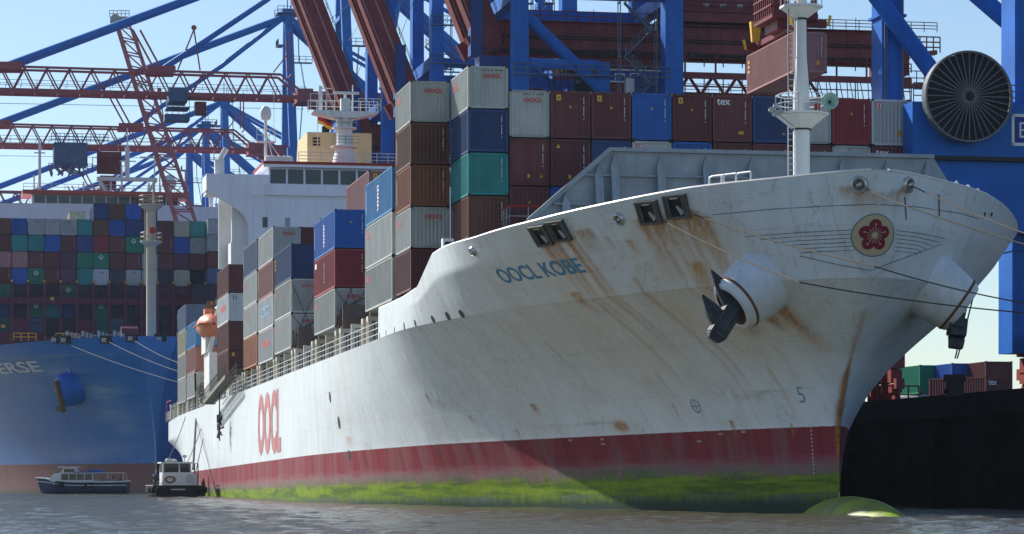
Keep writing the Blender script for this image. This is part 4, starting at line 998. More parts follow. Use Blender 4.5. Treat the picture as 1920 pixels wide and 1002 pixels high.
# ------------------------------------------------------------------ the blue ship astern
blue = empty('blue_container_ship', M1, 'huge blue hulled container ship behind, its tall blunt bow facing the camera', 'container ship')
B1 = 29.0
def half1(x, z):
    t = -np.asarray(x, float); u = np.clip((np.asarray(z, float) - 1.5) / 20.5, 0, 1)
    wl = 1 - (1 - np.clip(t / 95, 0, 1)) ** 1.9
    dk = np.power(np.maximum(1 - np.power(1 - np.clip((t + 1.2 * u) / 52, 0, 1), 1.9), 0), .72)
    return B1 * ((1 - u ** 1.7) * wl + u ** 1.7 * dk)
def zt1(x): return np.interp(x, [-400, -80, -40, 2], [21.0, 21.0, 21.3, 22.1])
def hit1(px, py):
    I = M1.inverted(); o = np.array(I @ Vector((0, 0, EYE))); e = np.array(I @ at(px, py, 1.0)) - o
    t = np.arange(380, 640, .1); P = o[None] + e[None] * t[:, None]
    ok = (np.abs(P[:, 1]) < half1(P[:, 0], P[:, 2])) & (P[:, 0] < 0)
    return Vector(P[int(np.argmax(ok))])
def blue_hull():
    m, n, l, b = new_mat('blue_hull_paint'); co = nd(n, 'ShaderNodeTexCoord').outputs['Object']
    sp = nd(n, 'ShaderNodeSeparateXYZ'); l.new(co, sp.inputs[0])
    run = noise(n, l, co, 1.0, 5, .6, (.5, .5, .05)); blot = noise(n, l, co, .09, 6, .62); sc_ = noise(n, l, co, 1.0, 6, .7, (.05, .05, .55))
    c = mix(n, l, ramp(n, l, run, .35, .7), (.012, .155, .44), (.009, .115, .35))
    at_ = nd(n, 'ShaderNodeAttribute', attribute_name='glare_patch').outputs['Fac']
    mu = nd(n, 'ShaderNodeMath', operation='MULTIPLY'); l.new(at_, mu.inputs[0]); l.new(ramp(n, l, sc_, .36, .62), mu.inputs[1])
    c = mix(n, l, mu.outputs[0], c, (.20, .33, .48))  # reflected light on the plating, painted as paler blue patches
    q = nd(n, 'ShaderNodeMapRange'); q.inputs[1].default_value = 4.22; q.inputs[2].default_value = 4.18; l.new(sp.outputs[2], q.inputs[0])
    c = mix(n, l, q.outputs[0], c, mix(n, l, ramp(n, l, run, .35, .7), (.12, .020, .034), (.085, .017, .03)))
    q2 = nd(n, 'ShaderNodeMapRange'); q2.inputs[1].default_value = .5; q2.inputs[2].default_value = .2; l.new(sp.outputs[2], q2.inputs[0])
    c = mix(n, l, q2.outputs[0], c, (.03, .035, .02))
    q3 = nd(n, 'ShaderNodeMapRange'); q3.inputs[1].default_value = 19.9; q3.inputs[2].default_value = 20.0; l.new(sp.outputs[2], q3.inputs[0])
    c = mix(n, l, q3.outputs[0], c, (.02, .16, .50))
    l.new(c, b.inputs['Base Color']); b.inputs['Roughness'].default_value = .35; b.inputs['Specular IOR Level'].default_value = .2
    bp = nd(n, 'ShaderNodeBump'); bp.inputs['Strength'].default_value = .4; bp.inputs['Distance'].default_value = .3; l.new(noise(n, l, co, .16, 4), bp.inputs['Height']); l.new(bp.outputs[0], b.inputs['Normal'])
    xs = np.concatenate([-(np.linspace(0, 1, 90) ** 1.5) * 100, np.arange(-110, -391, -20.0)]); zs = np.linspace(-2, 1, 61)
    zs = np.linspace(-2, 22.1, 74); V, F, S = [], [], []
    sp_ = [(hit1(px, py), rx, rz, s) for px, py, rx, rz, s in ((60, 665, 10, 1.3, .7), (105, 690, 6, 2.2, .9), (120, 660, 7, 1.5, .6), (180, 735, 5, 2.2, .9), (215, 770, 5, 2.0, .9), (240, 800, 3, 1.5, .7), (150, 850, 12, 1.4, .5), (200, 840, 6, 1.0, .6), (40, 720, 12, 2, .3))]  # centre, size and strength of each painted reflection
    for s in (-1, 1):
        for i, z in enumerate(zs):
            for x in xs:
                zz = min(z, float(zt1(x))); V.append((x + (.3 if x == 0 else 0), s * float(half1(x, zz)) * (0 if x == 0 and zz < 5 else 1), zz))
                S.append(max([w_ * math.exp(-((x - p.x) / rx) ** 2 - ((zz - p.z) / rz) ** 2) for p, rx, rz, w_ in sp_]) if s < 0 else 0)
    nx, nz = len(xs), len(zs); N = nx * nz
    for s in (0, 1):
        for i in range(nz - 1):
            for j in range(nx - 1):
                a = s * N + i * nx + j; F.append((a, a + 1, a + nx + 1, a + nx))
    for i in range(nz - 1): F.append((i * nx, N + i * nx, N + (i + 1) * nx, (i + 1) * nx)); F.append((i * nx + nx - 1, (i + 1) * nx + nx - 1, N + (i + 1) * nx + nx - 1, N + i * nx + nx - 1))
    k = (nz - 1) * nx
    for j in range(nx - 1): F.append((k + j, k + j + 1, N + k + j + 1, N + k + j))
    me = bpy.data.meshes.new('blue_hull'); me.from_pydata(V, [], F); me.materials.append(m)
    a = me.attributes.new('glare_patch', 'FLOAT', 'POINT'); a.data.foreach_set('value', S)
    bm = bmesh.new(); bm.from_mesh(me); bmesh.ops.dissolve_degenerate(bm, dist=1e-4, edges=bm.edges); bmesh.ops.recalc_face_normals(bm, faces=bm.faces)
    for f in bm.faces: f.smooth = True
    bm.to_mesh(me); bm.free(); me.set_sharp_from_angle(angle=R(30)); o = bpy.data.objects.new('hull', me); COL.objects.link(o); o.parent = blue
    # bow lettering, anchor pod, mooring openings
    a_, b_ = hit1(-62, 694), hit1(78, 690); v, f = text_mesh('UNIVERSE', 1.0, bold=.02); x0 = min(t[0] for t in v); wd = max(t[0] for t in v) - x0; h0 = min(t[1] for t in v); hh = max(t[1] for t in v) - h0
    zb = hit1(50, 699).z; zt_ = hit1(50, 678).z
    drape([((t[0] - x0) / wd * (b_.x - a_.x), (t[1] - h0) / hh * (zt_ - zb)) for t in v], f, lambda u, w_: Vector((a_.x + u, -float(half1(a_.x + u, zb + w_)) - .06, zb + w_)), 'name_lettering', paint('lettering_grey', (.50, .56, .62), .5, .1), o, maxlen=1.0)
    p = hit1(138, 728); d = Vector((.30, -.92, -.22)).normalized(); sx = d.cross(Vector((0, 0, 1))).normalized(); up = sx.cross(d)
    T = Matrix(((sx.x, up.x, d.x, p.x), (sx.y, up.y, d.y, p.y), (sx.z, up.z, d.z, p.z), (0, 0, 0, 1)))
    mb = MB(T); mb.lathe([(2.5, -5), (2.45, 0), (2.35, 1.8), (2.0, 2.2), (1.4, 2.25)], 28); mb.box((-1.6, 1.4, -4), (1.8, 3.2, .6), 0); mb.build('anchor_pod', CBLUE, o, smooth=30)
    mb = MB(T); mb.beam((-.6, -2.6, 2.5), (-.2, 1.6, 2.45), 1.0, .6); mb.beam((-.9, -2.7, 2.5), (.9, -2.5, 2.6), .7, .7); ar = mb.build('bow_anchor', paint('anchor_brown', (.12, .09, .05), .8, .3, 1), o)
    for px in (105, 123, 199, 248, 301):
        p = hit1(px, 637 if px < 200 else 634); mb = MB(TL(p.x, p.y, p.z))
        e = (Vector((p.x + .5, -float(half1(p.x + .5, p.z)), p.z)) - Vector((p.x - .5, -float(half1(p.x - .5, p.z)), p.z))).normalized()
        mb.beam(-e * (.9 if px != 105 else .4), e * (.9 if px != 105 else .4), .5, 1.1, 0); mb.lathe([(.32, -.3), (.32, .3)], 10, Matrix.Translation((.2, -.3, -.1)) @ Matrix.Rotation(R(90), 4, 'X'), mi=1); mb.build('mooring_port', [BLACKP, STEEL], o)
    return o
bh = blue_hull()
def blue_fittings():
    # bow mast
    X = -10.0; mb = MB(TL(X, 0, 0)); mb.lathe([(1.05, 21), (1.0, 21.6), (.72, 22.3), (.68, 40), (.66, 41.4)], 18)
    bmst = mb.build('foremast', paint('mast_beige', (.50, .46, .37), .5, .08, .5), blue, smooth=30)
    mb = MB(TL(X, 0, 0)); mb.lathe([(.8, 35.6), (1.6, 36.1), (1.6, 36.3)], 12); mb.lathe([(.7, 40.6), (1.8, 41.4), (1.8, 41.6)], 12)
    for z, r in ((36.3, 1.5), (41.6, 1.7)): mb.rail([Vector((r * math.cos(k * math.pi / 4), r * math.sin(k * math.pi / 4), z)) for k in range(9)], 1.2, 1, .05)
    mb.tube((.3, -.9, 30), (.3, -.9, 41), .07); mb.tube((0, .3, 41.6), (0, .3, 45.0), .12)
    mb.build('platform', paint('mast_beige', (.52, .52, .47)), bmst)
    mb = MB(TL(X, 0, 0)); mb.lathe([(.12, 0), (.3, .25), (.5, .5)], 14, Matrix.Translation((1.2, .1, 37.7)) @ Matrix.Rotation(R(90), 4, 'Y')); mb.build('fog_horn', RAILR, bmst)
    mb = MB()
    pts = [(-6, 5.2, 21.5), (-6, 5.2, 23.6), (-6, 4.9, 24.3), (-6, 4.2, 24.9), (-6, 3.4, 25.3)]; mb.path(pts, .13, 0, 6); mb.tube((-8, 9.2, 21), (-8, 9.2, 28), .1); mb.tube((-8, 8.2, 21), (-8, 8.2, 25), .08)
    for k in range(16): mb.box((-5 - k * .2, -4 - k * .55, 21.9 + (k * 7 % 3) * .2), (-4.6 - k * .2, -3.6 - k * .55, 22.5 + (k * 5 % 4) * .2))
    mb.rail([(-14, 4, 21.5), (-14, 22, 21.5)], 1.8, 2, .06); mb.build('deck_gear', STEEL, blue)
    mb = MB(); mb.lathe([(1.7, -1.2), (1.7, 1.2)], 14, TL(-12, -3.0, 22.4) @ Matrix.Rotation(R(90), 4, 'X')); mb.box((-14, -9, 21.3), (-11, 4, 22.4)); 
    for y in (-20, -15, -14, -9.5): mb.box((-12, y, 21.3), (-11.5, y + .3, 22.6))
    mb.build('winch', paint('winch_maroon', (.13, .035, .06), .6), blue)
    # lashing bridge
    LB = paint('lashing_bridge_maroon', (.15, .035, .06), .6, .15, .3); x = -50.2
    mb = MB()
    for i in range(-6, 18): mb.box((x, -29 + (i + 6) * 2.52 - .22, 21), (x + .8, -29 + (i + 6) * 2.52 + .22, 33.2))
    lb = mb.build('lashing_bridge', LB, blue)
    mb = MB()
    for z, h in ((31.2, .14), (29.4, 1.5), (26.4, .14), (24.9, .16), (23.3, 1.5), (21.4, 2.2)): mb.box((x + .05, -29, z), (x + .5, 29, z + h * .7))
    for i in (5, 7, 8, 13, 4, 12, 16, 3): mb.box((x + .1, -29 + i * 2.52, 22), (x + .4, -29 + i * 2.52 + 2.5, 24.9 if i % 2 else 27.2))
    mb.build('walkway', LB, lb)
    mb = MB()
    for i in range(24): mb.box((x + .81, -29 + i * 2.52 - .16, 32.8), (x + .9, -29 + i * 2.52 + .16, 33.15))
    for i in (3, 6): mb.box((x + .81, -29 + i * 2.52 + .9, 30.0 if i == 6 else 25.6), (x + .85, -29 + i * 2.52 + 1.5, 30.5 if i == 6 else 26.1))
    mb.build('marker_plate', YEL, lb)
    for (a_, b_) in ((-13.5, -10.2), (-19.5, -16.3)):
        m_ = MB(); m_.rail([(-13, a_, 21.9), (-13, b_, 21.9)], 1.1, 1.1, .06); m_.build('yellow_railing', YEL, blue)
    # superstructure with bridge
    xb = -128.0; mb = MB(); mb.box((xb - 12, -29, 21), (xb, 29, 52.4)); ss = mb.build('superstructure', LAV, blue)
    mb = MB(); mb.box((xb - 9, -13.5, 52.41), (xb - .3, 13.5, 54.15), 0); br = mb.build('bridge', LAV, ss)
    mb = MB(); mb.box((xb - 10, -15.2, 54.16), (xb + .9, 15.2, 54.9)); mb.build('bridge_roof', paint('roof_red_orange', (.50, .10, .08), .5), ss)
    for k in range(12):
        y = -13.2 + k * 2.2; m_ = MB(); m_.box((xb - .31, y + .12, 52.6), (xb - .22, y + 2.08, 54.0)); m_.build('bridge_window', GLASS, br)
    mb = MB(TL(0, 0, 1.9))
    for y in (-13, -4, 1, 3, 8, 10): mb.tube((xb - 3, y, 53), (xb - 3, y, 55 + (abs(y) % 4)), .16)
    mb.rail([(xb, -15, 53), (xb, 15, 53)], 1.2, 2.5, .05); mb.box((xb - 3, -1.6, 55.2), (xb - 2, 9.5, 55.9)); mb.beam((xb - 2.5, -1.2, 55.5), (xb - 2.5, .2, 53), .6, .6); mb.beam((xb - 2.5, 9.2, 55.5), (xb - 2.5, 7.8, 53), .6, .6); mb.beam((xb - 2.5, 4, 55.5), (xb - 2.5, 4, 61.5), .8, .8); mb.box((xb - 2.6, 2.6, 58.8), (xb - 2.4, 5.6, 59)); mb.tube((xb - 2.5, 4, 61), (xb - 2.5, 4, 65), .1); mb.beam((xb - 2.5, -12, 53), (xb - 2.5, -12, 62), .5, .5); mb.box((xb - 2.7, -13, 60), (xb - 2.3, -11, 60.2)); mb.box((xb - 2.6, 6.3, 59.5), (xb - 2.4, 12, 59.8)); mb.tube((xb - 2.5, 9, 53), (xb - 2.5, 9, 59.6), .12)
    for y, r in ((11.7, 1.35), (19.5, 1.35), (23, .7)): mb.lathe([(.3, 53 if y < 14 else 49), (.5, 53.6), (r, 54.5), (r, 55.4), (r * .6, 56.3), (.05, 56.6)], 14, TL(xb - 3, y, 0))
    mb.build('antenna_mast', WHITE, ss, smooth=30)
    mb = MB(); mb.box((xb - 5, -29, 52.41), (xb - .2, -22, 53.2)); mb.box((xb - 5, 20, 52.41), (xb - .2, 29, 53.1)); mb.build('bridge_wing', LAV, ss)
    for y in (-22, 8, 14, 17, 20):
        m_ = MB(); m_.box((xb, y, 47), (xb + .05, y + 1, 48.2)); m_.build('porthole', GLASS, ss)
blue_fittings()

T5 = 21.15                                          # base of the lowest visible tier row is behind the lashing bridge
rows = {   # tier height number -> colours from left to right (column 0 starts at the photo's left edge)
    7: [(6, 'navy'), (7, 'brown'), (8, 'blue'), (9, 'brown')],
    6: [(0, 'brown'), (1, 'blue'), (2, 'grey'), (3, 'grey'), (4, 'grey'), (5, 'teal'), (6, 'brown'), (7, 'blue'), (8, 'navy'), (9, 'navy'), (10, 'maroon'), (11, 'cream'), (12, 'teal'), (13, 'grey'), (14, 'teal'), (15, 'light')],
    5: [(0, 'maroon'), (1, 'teal'), (2, 'teal'), (3, 'blue'), (4, 'maroon'), (5, 'navy'), (6, 'red'), (7, 'maroon'), (8, 'green'), (9, 'green'), (10, 'maroon'), (11, 'blue'), (12, 'grey'), (13, 'grey'), (14, 'maroon'), (15, 'light')],
    4: [(0, 'pink'), (1, 'pink'), (2, 'maroon'), (3, 'maroon'), (4, 'purple'), (5, 'green'), (6, 'green'), (7, 'maroon'), (8, 'maroon'), (9, 'grey'), (10, 'maroon'), (11, 'purple'), (12, 'maroon'), (13, 'maroon'), (14, 'maroon'), (15, 'slate')],
    3: [(0, 'maroon'), (1, 'blue'), (2, 'green'), (3, 'maroon'), (4, 'purple'), (5, 'teal'), (6, 'light'), (7, 'dark'), (8, 'grey'), (9, 'grey'), (10, 'dark'), (11, 'cream'), (12, 'navy'), (13, 'slate'), (14, 'light'), (15, 'grey')],
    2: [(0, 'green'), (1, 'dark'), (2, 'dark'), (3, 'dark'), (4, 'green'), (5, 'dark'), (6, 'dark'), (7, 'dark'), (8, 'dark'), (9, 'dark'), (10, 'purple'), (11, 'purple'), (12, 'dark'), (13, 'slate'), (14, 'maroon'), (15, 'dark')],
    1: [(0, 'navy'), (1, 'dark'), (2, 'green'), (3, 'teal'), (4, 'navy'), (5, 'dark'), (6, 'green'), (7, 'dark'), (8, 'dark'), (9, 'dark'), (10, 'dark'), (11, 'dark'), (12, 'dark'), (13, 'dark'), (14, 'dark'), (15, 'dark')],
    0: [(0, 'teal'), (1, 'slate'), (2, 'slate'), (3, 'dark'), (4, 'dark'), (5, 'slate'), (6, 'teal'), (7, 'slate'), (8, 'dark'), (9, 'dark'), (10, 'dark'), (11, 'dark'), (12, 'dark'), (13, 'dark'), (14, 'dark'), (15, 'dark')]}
tiername = {7: 'the blue ship\'s raised top four', 6: 'the blue ship\'s highest full tier', 5: 'the blue ship\'s second full tier', 4: 'the blue ship\'s third full tier', 3: 'the tier just above the maroon lashing bridge', 2: 'the tier behind the lashing bridge top rail', 1: 'the lashing bridge upper openings', 0: 'the lashing bridge lowest openings'}
oname = ['leftmost', 'second', 'third', 'fourth', 'fifth', 'sixth', 'seventh', 'eighth', 'ninth', 'tenth', 'eleventh', 'twelfth', 'thirteenth', 'fourteenth', 'fifteenth', 'sixteenth']
XC = -51.2
yc0 = ray_plane(-9, 480, M1.inverted(), 0, XC).y
z3 = ray_plane(150, 535, M1.inverted(), 0, XC).z
for t, cs in rows.items():
    for c, col in cs:
        if t <= 2 and c >= 12: continue
        x = XC + (6.2 if c >= 13 and t >= 2 else 0) - 6.1
        if c == 12 and t == 3: x -= 3
        mk = {'green': 'lL' if (c, t) in ((8, 5), (6, 4), (2, 3), (4, 2), (2, 1), (3, 1), (6, 1)) else 'l', 'grey': 'l', 'light': 'l', 'maroon': 'T' if (c + t) % 3 == 0 else '', 'blue': '', 'pink': 'T', 'brown': 'b' if c == 0 else ''}.get(col, '')
        lab = '%s container, %s from the left in %s' % (CNAME[col], oname[c], tiername[t]) if c else '%s container at the left edge in %s' % (CNAME[col], tiername[t])
        if t == 7: lab = '%s container, %s from the left of %s' % (CNAME[col], oname[c - 6], tiername[t])
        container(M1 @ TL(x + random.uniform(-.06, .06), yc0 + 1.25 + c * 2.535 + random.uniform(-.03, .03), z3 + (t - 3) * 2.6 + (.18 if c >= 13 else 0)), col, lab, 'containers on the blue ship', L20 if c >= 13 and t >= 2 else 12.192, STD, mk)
for y_, x_, t, col, lab in ((yc0 + 13.4, XC - 15, 7, 'cream', 'lone pale container beside the raised top four of the blue ship'), (yc0 + 4.2, XC - 20, 6.25, 'navy', 'navy container further aft, seen over the top left tiers'), (yc0 + 7.0, XC - 22, 6.25, 'slate', 'slate blue container further aft, over the grey top tier')):
    container(M1 @ TL(x_ - 6.1, y_, z3 + (t - 3) * 2.6), col, lab, 'containers on the blue ship', 12.192, STD, 'l' if t == 7 else '')
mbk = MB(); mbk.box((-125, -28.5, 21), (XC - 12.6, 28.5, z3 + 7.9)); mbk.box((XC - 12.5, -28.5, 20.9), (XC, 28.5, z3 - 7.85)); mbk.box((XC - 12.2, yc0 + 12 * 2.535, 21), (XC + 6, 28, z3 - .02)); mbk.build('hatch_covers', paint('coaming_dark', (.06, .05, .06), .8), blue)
# ------------------------------------------------------------------ quay cranes
def copy_tree(o, mw=None, parent=None):
    c = o.copy(); COL.objects.link(c)
    if parent is not None: c.parent = parent
    for ch in [x for x in o.children]: copy_tree(ch, None, c)
    if mw is not None: c.matrix_world = mw
    return c
QF = lambda xs, ys=20.0, z=7.0: Q @ TL(xs, ys, z)
def bogies(mb, x, y, mi=0, k_=1.0):
    mb.beam((x - 5 * k_, y, 3.1), (x + 5 * k_, y, 3.1), 1.0, 1.3, mi)
    for s in (-1, 1):
        c = x + s * 2.6 * k_
        mb.beam((c - 1.9 * k_, y, 1.9), (c + 1.9 * k_, y, 1.9), .8, .9, mi); mb.beam((c, y, 2.4), (c, y, 3.1), .9, 1.0, mi)
        for k in (-1.3 * k_, 1.3 * k_):
            mb.beam((c + k - .75 * k_, y, 1.05), (c + k + .75 * k_, y, 1.05), .75, .6, mi)
            for w_ in (-.42 * k_, .42 * k_): mb.lathe([(.36, -.2), (.36, .2)], 12, TL(c + k + w_, y, .4) @ Matrix.Rotation(R(90), 4, 'X'), mi)
    for s in (-1, 1): mb.box((x + s * 5.4 * k_ - .3, y - .3, 1.0), (x + s * 5.4 * k_ + .3, y + .3, 1.7), mi)
def truss(mb, y0, y1, z0, h, x, n, r, mi=0):
    """vertical lattice girder in the plane x = const"""
    for k in range(n):
        a, b = y0 + (y1 - y0) * k / n, y0 + (y1 - y0) * (k + 1) / n; m_ = (a + b) / 2
        mb.tube((x, a, z0), (x, m_, z0 + h), r, mi, 5); mb.tube((x, m_, z0 + h), (x, b, z0), r, mi, 5)
def ladder_run(mb, p, q, mi=0, w_=.5, r=.05, sp=.6):
    p, q = Vector(p), Vector(q); o = Vector((w_, 0, 0)); mb.tube(p - o, q - o, r, mi, 4); mb.tube(p + o, q + o, r, mi, 4); k = int((q - p).length / sp)
    for i in range(k): c = p.lerp(q, i / k); mb.tube(c - o, c + o, r * .6, mi, 3)
def stairs(mb, x, y, z0, z1, mi=0, step=3.2, run=2.6):
    z = z0; s = 1
    while z + step <= z1:
        mb.beam((x, y - s * run / 2, z), (x, y + s * run / 2, z + step), .8, .12, mi); mb.box((x - .6, y + s * run / 2 - .5, z + step - .06), (x + .6, y + s * run / 2 + .7 * s, z + step), mi)
        mb.rail([(x + .5, y - s * run / 2, z), (x + .5, y + s * run / 2, z + step)], 1.0, 1.0, .04, mi, 2, 3); mb.rail([(x - .6, y + s * run / 2 + .6 * s, z + step), (x + .6, y + s * run / 2 + .6 * s, z + step)], 1.0, .6, .04, mi, 2, 3)
        z += step; s = -s
    for a in (-.6, .6):
        for b in (-run / 2 - .6, run / 2 + .6): mb.tube((x + a, y + b, z0), (x + a, y + b, z1), .06, mi, 4)

def lattice_crane():
    r0 = empty('container_crane', QF(-413), 'x', 'container crane', 'lattice boom cranes over the blue ship')
    ZB, HN = 57.2, -6.3
    mb = MB()
    for x in (-9, 9):
        for y in (0, 30): mb.beam((x, y, 4.0), (x * .78, y, ZB), 1.8, 1.8)
        mb.beam((x * .95, 0, 14), (x * .95, 30, 14), 1.4, 1.8); mb.beam((x * .8, 0, 46), (x * .8, 30, 46), 1.2, 1.6); mb.beam((x * .93, 0, 16), (x * .81, 30, 45), .9, .9)
        mb.beam((x * .79, 30, 46), (x * .79, 42, 57), .8, .8)
    for y in (0, 30): mb.beam((-7.2, y, 53), (7.2, y, 53), 1.4, 1.8); mb.beam((-8.7, y, 14.1), (8.7, y, 14.1), 1.4, 1.6)
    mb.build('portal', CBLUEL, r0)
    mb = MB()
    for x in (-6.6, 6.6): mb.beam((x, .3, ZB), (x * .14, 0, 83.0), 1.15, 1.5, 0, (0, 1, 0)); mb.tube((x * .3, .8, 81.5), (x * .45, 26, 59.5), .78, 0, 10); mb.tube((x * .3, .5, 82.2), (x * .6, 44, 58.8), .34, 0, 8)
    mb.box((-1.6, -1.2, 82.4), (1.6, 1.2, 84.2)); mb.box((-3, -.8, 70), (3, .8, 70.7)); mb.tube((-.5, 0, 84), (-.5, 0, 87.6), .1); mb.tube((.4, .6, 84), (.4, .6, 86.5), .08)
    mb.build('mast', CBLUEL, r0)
    mb = MB()
    mb.box((-2.6, -2.2, 83.2), (2.6, 2.6, 83.35)); mb.rail([(-2.6, -2.2, 83.3), (-2.6, 2.6, 83.3), (2.6, 2.6, 83.3), (2.6, -2.2, 83.3)], 1.2, 1.2, .06); mb.box((-2, -2, 77.2), (2, -.9, 77.3)); mb.rail([(-2, -2, 77.3), (2, -2, 77.3)], 1.1, 1, .06)
    ladder_run(mb, (1.5, 2.0, 58), (1.5, 2.6, 66)); ladder_run(mb, (1.5, 3.6, 66), (1.5, 2.3, 74)); ladder_run(mb, (1.5, 2.0, 74), (1.5, 1.7, 83))
    for z in (66, 74): mb.box((.8, .8, z - .1), (2.4, 4.4, z)); mb.rail([(2.4, .8, z), (2.4, 4.4, z)], 1.1, 1.2, .05)
    mb.build('mast_ladder', paint('crane_steel_blue', (.10, .16, .24), .6), r0)
    # forestays
    for nm, (y, zt_, ra) in {'a': (-54.2, 61.2, .62), 'b': (-29.7, 61.2, .42)}.items():
        mb = MB()
        for x in (-2.2, 2.2): 
            m_ = Vector((x * .7, y * .42, 83 - (83 - zt_) * .45 + (.6 if nm == 'a' else 0)))
            mb.tube((x * .5, -.8, 82.6), m_, ra if x > 0 else ra * .8, 0, 8); mb.tube(m_, (x, y, zt_), ra * .92 if x > 0 else ra * .75, 0, 8)
        if nm == 'a':
            for x in (-1.6, -.8): mb.tube((x, -.5, 83.4), (x, -52, 62), .035, 0, 3)
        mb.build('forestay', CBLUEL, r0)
    # boom
    mb = MB(); n = 15; y1 = HN - 4.0; y0 = -64.0
    for x in (-2.4, 2.4):
        mb.beam((x, HN, ZB), (x, y0, ZB), .55, .62); mb.beam((x * .8, y1, ZB + 3.7), (x * .8, y0, ZB + 3.9), .36, .36); mb.beam((x, HN, ZB + .4), (x * .8, y1, ZB + 3.7), .34, .34); truss(mb, y0, y1, ZB + .3, 3.5, x * .9, n, .13)
    for k in range(n + 1): y = y0 + (y1 - y0) * k / n; mb.beam((-2.2, y, ZB - .2), (2.2, y, ZB - .2), .25, .3); mb.beam((-1.9, y + 1.8, ZB + 3.8), (1.9, y + 1.8, ZB + 3.8), .2, .2)
    for y in (-54.2, -29.7): mb.beam((-2.4, y - 2.3, ZB + 3.9), (-2.4, y + 2.3, ZB + 4.0), .7, 1.1); mb.beam((2.4, y - 2.3, ZB + 3.9), (2.4, y + 2.3, ZB + 4.0), .7, 1.1)
    mb.box((-3, HN - 1.4, ZB - .8), (3, HN + 1.2, ZB + 1.4))
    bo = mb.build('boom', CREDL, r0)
    mb = MB(); mb.rail([(3.1, HN, ZB + .5), (3.1, y0, ZB + .5)], 1.1, 2.4, .045, 0, 2, 3); mb.rail([(-3.1, HN, ZB + .5), (-3.1, y0, ZB + .5)], 1.1, 2.4, .045, 0, 2, 3); mb.tube((0, HN, ZB - 1.6), (0, y0, ZB - 1.9), .05, 0, 3); mb.build('boom_walkway', paint('crane_steel_blue', (.10, .16, .24)), bo)
    mb = MB()
    mb.path([(2, -27.0, ZB + 4), (2, -24.4, ZB + 10.6), (2, -23.4, ZB + 4)], .12, 0, 4); mb.lathe([(.3, -.1), (.45, 0), (.3, .1)], 10, TL(2, -24.4, ZB + 10.9) @ Matrix.Rotation(R(90), 4, 'Y'))
    for dx in (-.5, .5): mb.tube((2 + dx, -30.2 + dx, ZB + 4), (2 + dx, -33.6 + dx, ZB + 10.2), .17, 0, 5)
    for dy in (0, .6): mb.tube((2, -9.2 + dy, ZB + 4), (2, -9.2 + dy, ZB + 9.5 + dy * 2), .12, 0, 4)
    mb.tube((2, -9.2, ZB + 7), (2, -11.5, ZB + 4), .1, 0, 4)
    mb.build('boom_latch', CREDL, bo)
    # fixed girder and machinery house
    mb = MB()
    for x in (-3, 3): mb.box((x - .6, HN + 1, ZB - 1.2), (x + .6, 46, ZB + .9))
    for y in range(-4, 46, 7): mb.box((-3, y, ZB - .9), (3, y + .6, ZB + .4))
    gi = mb.build('girder', CREDL, r0)
    mb = MB(); mb.box((-4.5, 22, ZB + .91), (4.5, 38, ZB + 6.5)); mb.prism([(-4.8, ZB + 6.5), (4.8, ZB + 6.5), (0, ZB + 7.6)], 1, 21.7, 38.3); mb.build('machinery_house', CREDL, gi)
    mb = MB(); stairs(mb, 8.0, 26, 14, 56, 0, 3.5, 4); mb.build('staircase', paint('crane_steel_blue', (.10, .16, .24)), r0)
    return r0
def trolley(root, y, big):
    ZB = 57.2; mb = MB()
    if big:
        mb.box((-3, y - 3.0, ZB - 3.6), (3, y + 3.2, ZB + .6))
        for k in range(14): mb.beam((-3.2 + k * .45, y - 3.6 + (k * 5 % 7) * .9, ZB - 3.6), (-3 + k * .45, y - 3.2 + (k * 3 % 7) * 1.0, ZB - 5.2), .3, .3)
        mb.rail([(3.3, y - 3.5, ZB + .6), (3.3, y + 7, ZB + .6)], 1.6, .8, .06, 0, 3); mb.rail([(3.3, y - 4, ZB - 4.6), (3.3, y + 4, ZB - 4.6)], 1.2, .8, .06, 0, 3)
    else:
        mb.box((-3, y - 1.2, ZB - 1.2), (3, y + 1.8, ZB + 1.0)); mb.box((-2.6, y - 1.5, ZB - 2.2), (2.6, y + 2.2, ZB - 2.0))
        for k in range(5): mb.tube((2.7, y - 1.5 + k * .9, ZB - 4.0), (2.7, y - 1.5 + k * .9, ZB - 1), .06, 0, 3)
        mb.box((-1.2, y - 1.8, ZB - 4.2), (2.6, y + 2.2, ZB - 3.2))
    tr = mb.build('trolley', paint('trolley_haze_blue', (.075, .14, .25), .6), root)  # distance haze is mixed into this blue
    mb = MB()
    if big:
        mb.box((-1.6, y + 5.6, ZB - 7.8), (1.6, y + 8.6, ZB - 5.3), 0); mb.box((1.0, y + 5, ZB - 5.0), (1.4, y + 9.6, ZB - .8), 0)
        for yy in (5.2, 9.4): mb.tube((1.4, y + yy, ZB - 5), (1.4, y + yy, ZB), .12)
        mb.rail([(1.9, y + 4.2, ZB - 5), (1.9, y + 10.2, ZB - 5)], 3.0, 1.0, .07); mb.rail([(1.9, y + 4.2, ZB - 8.6), (1.9, y + 10.2, ZB - 8.6)], 1.4, 1.0, .06)
    else: mb.box((-1, y + 3.2, ZB - 3), (1, y + 5.0, ZB - .9))
    mb.build('cab', [paint('cab_red_dark', (.16, .05, .06), .6)], root)
lc = lattice_crane()
spots = [(-336, 'nearest lattice boom crane, its boom crossing high over the blue ship bow', -27.3, False), (-413, 'lattice boom crane with a tall blue A mast left of the white bridge', -41.0, True), (-541, 'lattice boom crane whose blue mast stands just left of the white bridge wing', None, False), (-590, 'smaller looking lattice crane behind, third blue mast from the white bridge', None, False), (-640, 'farthest lattice crane, short blue mast showing behind the lower boom', None, False)]
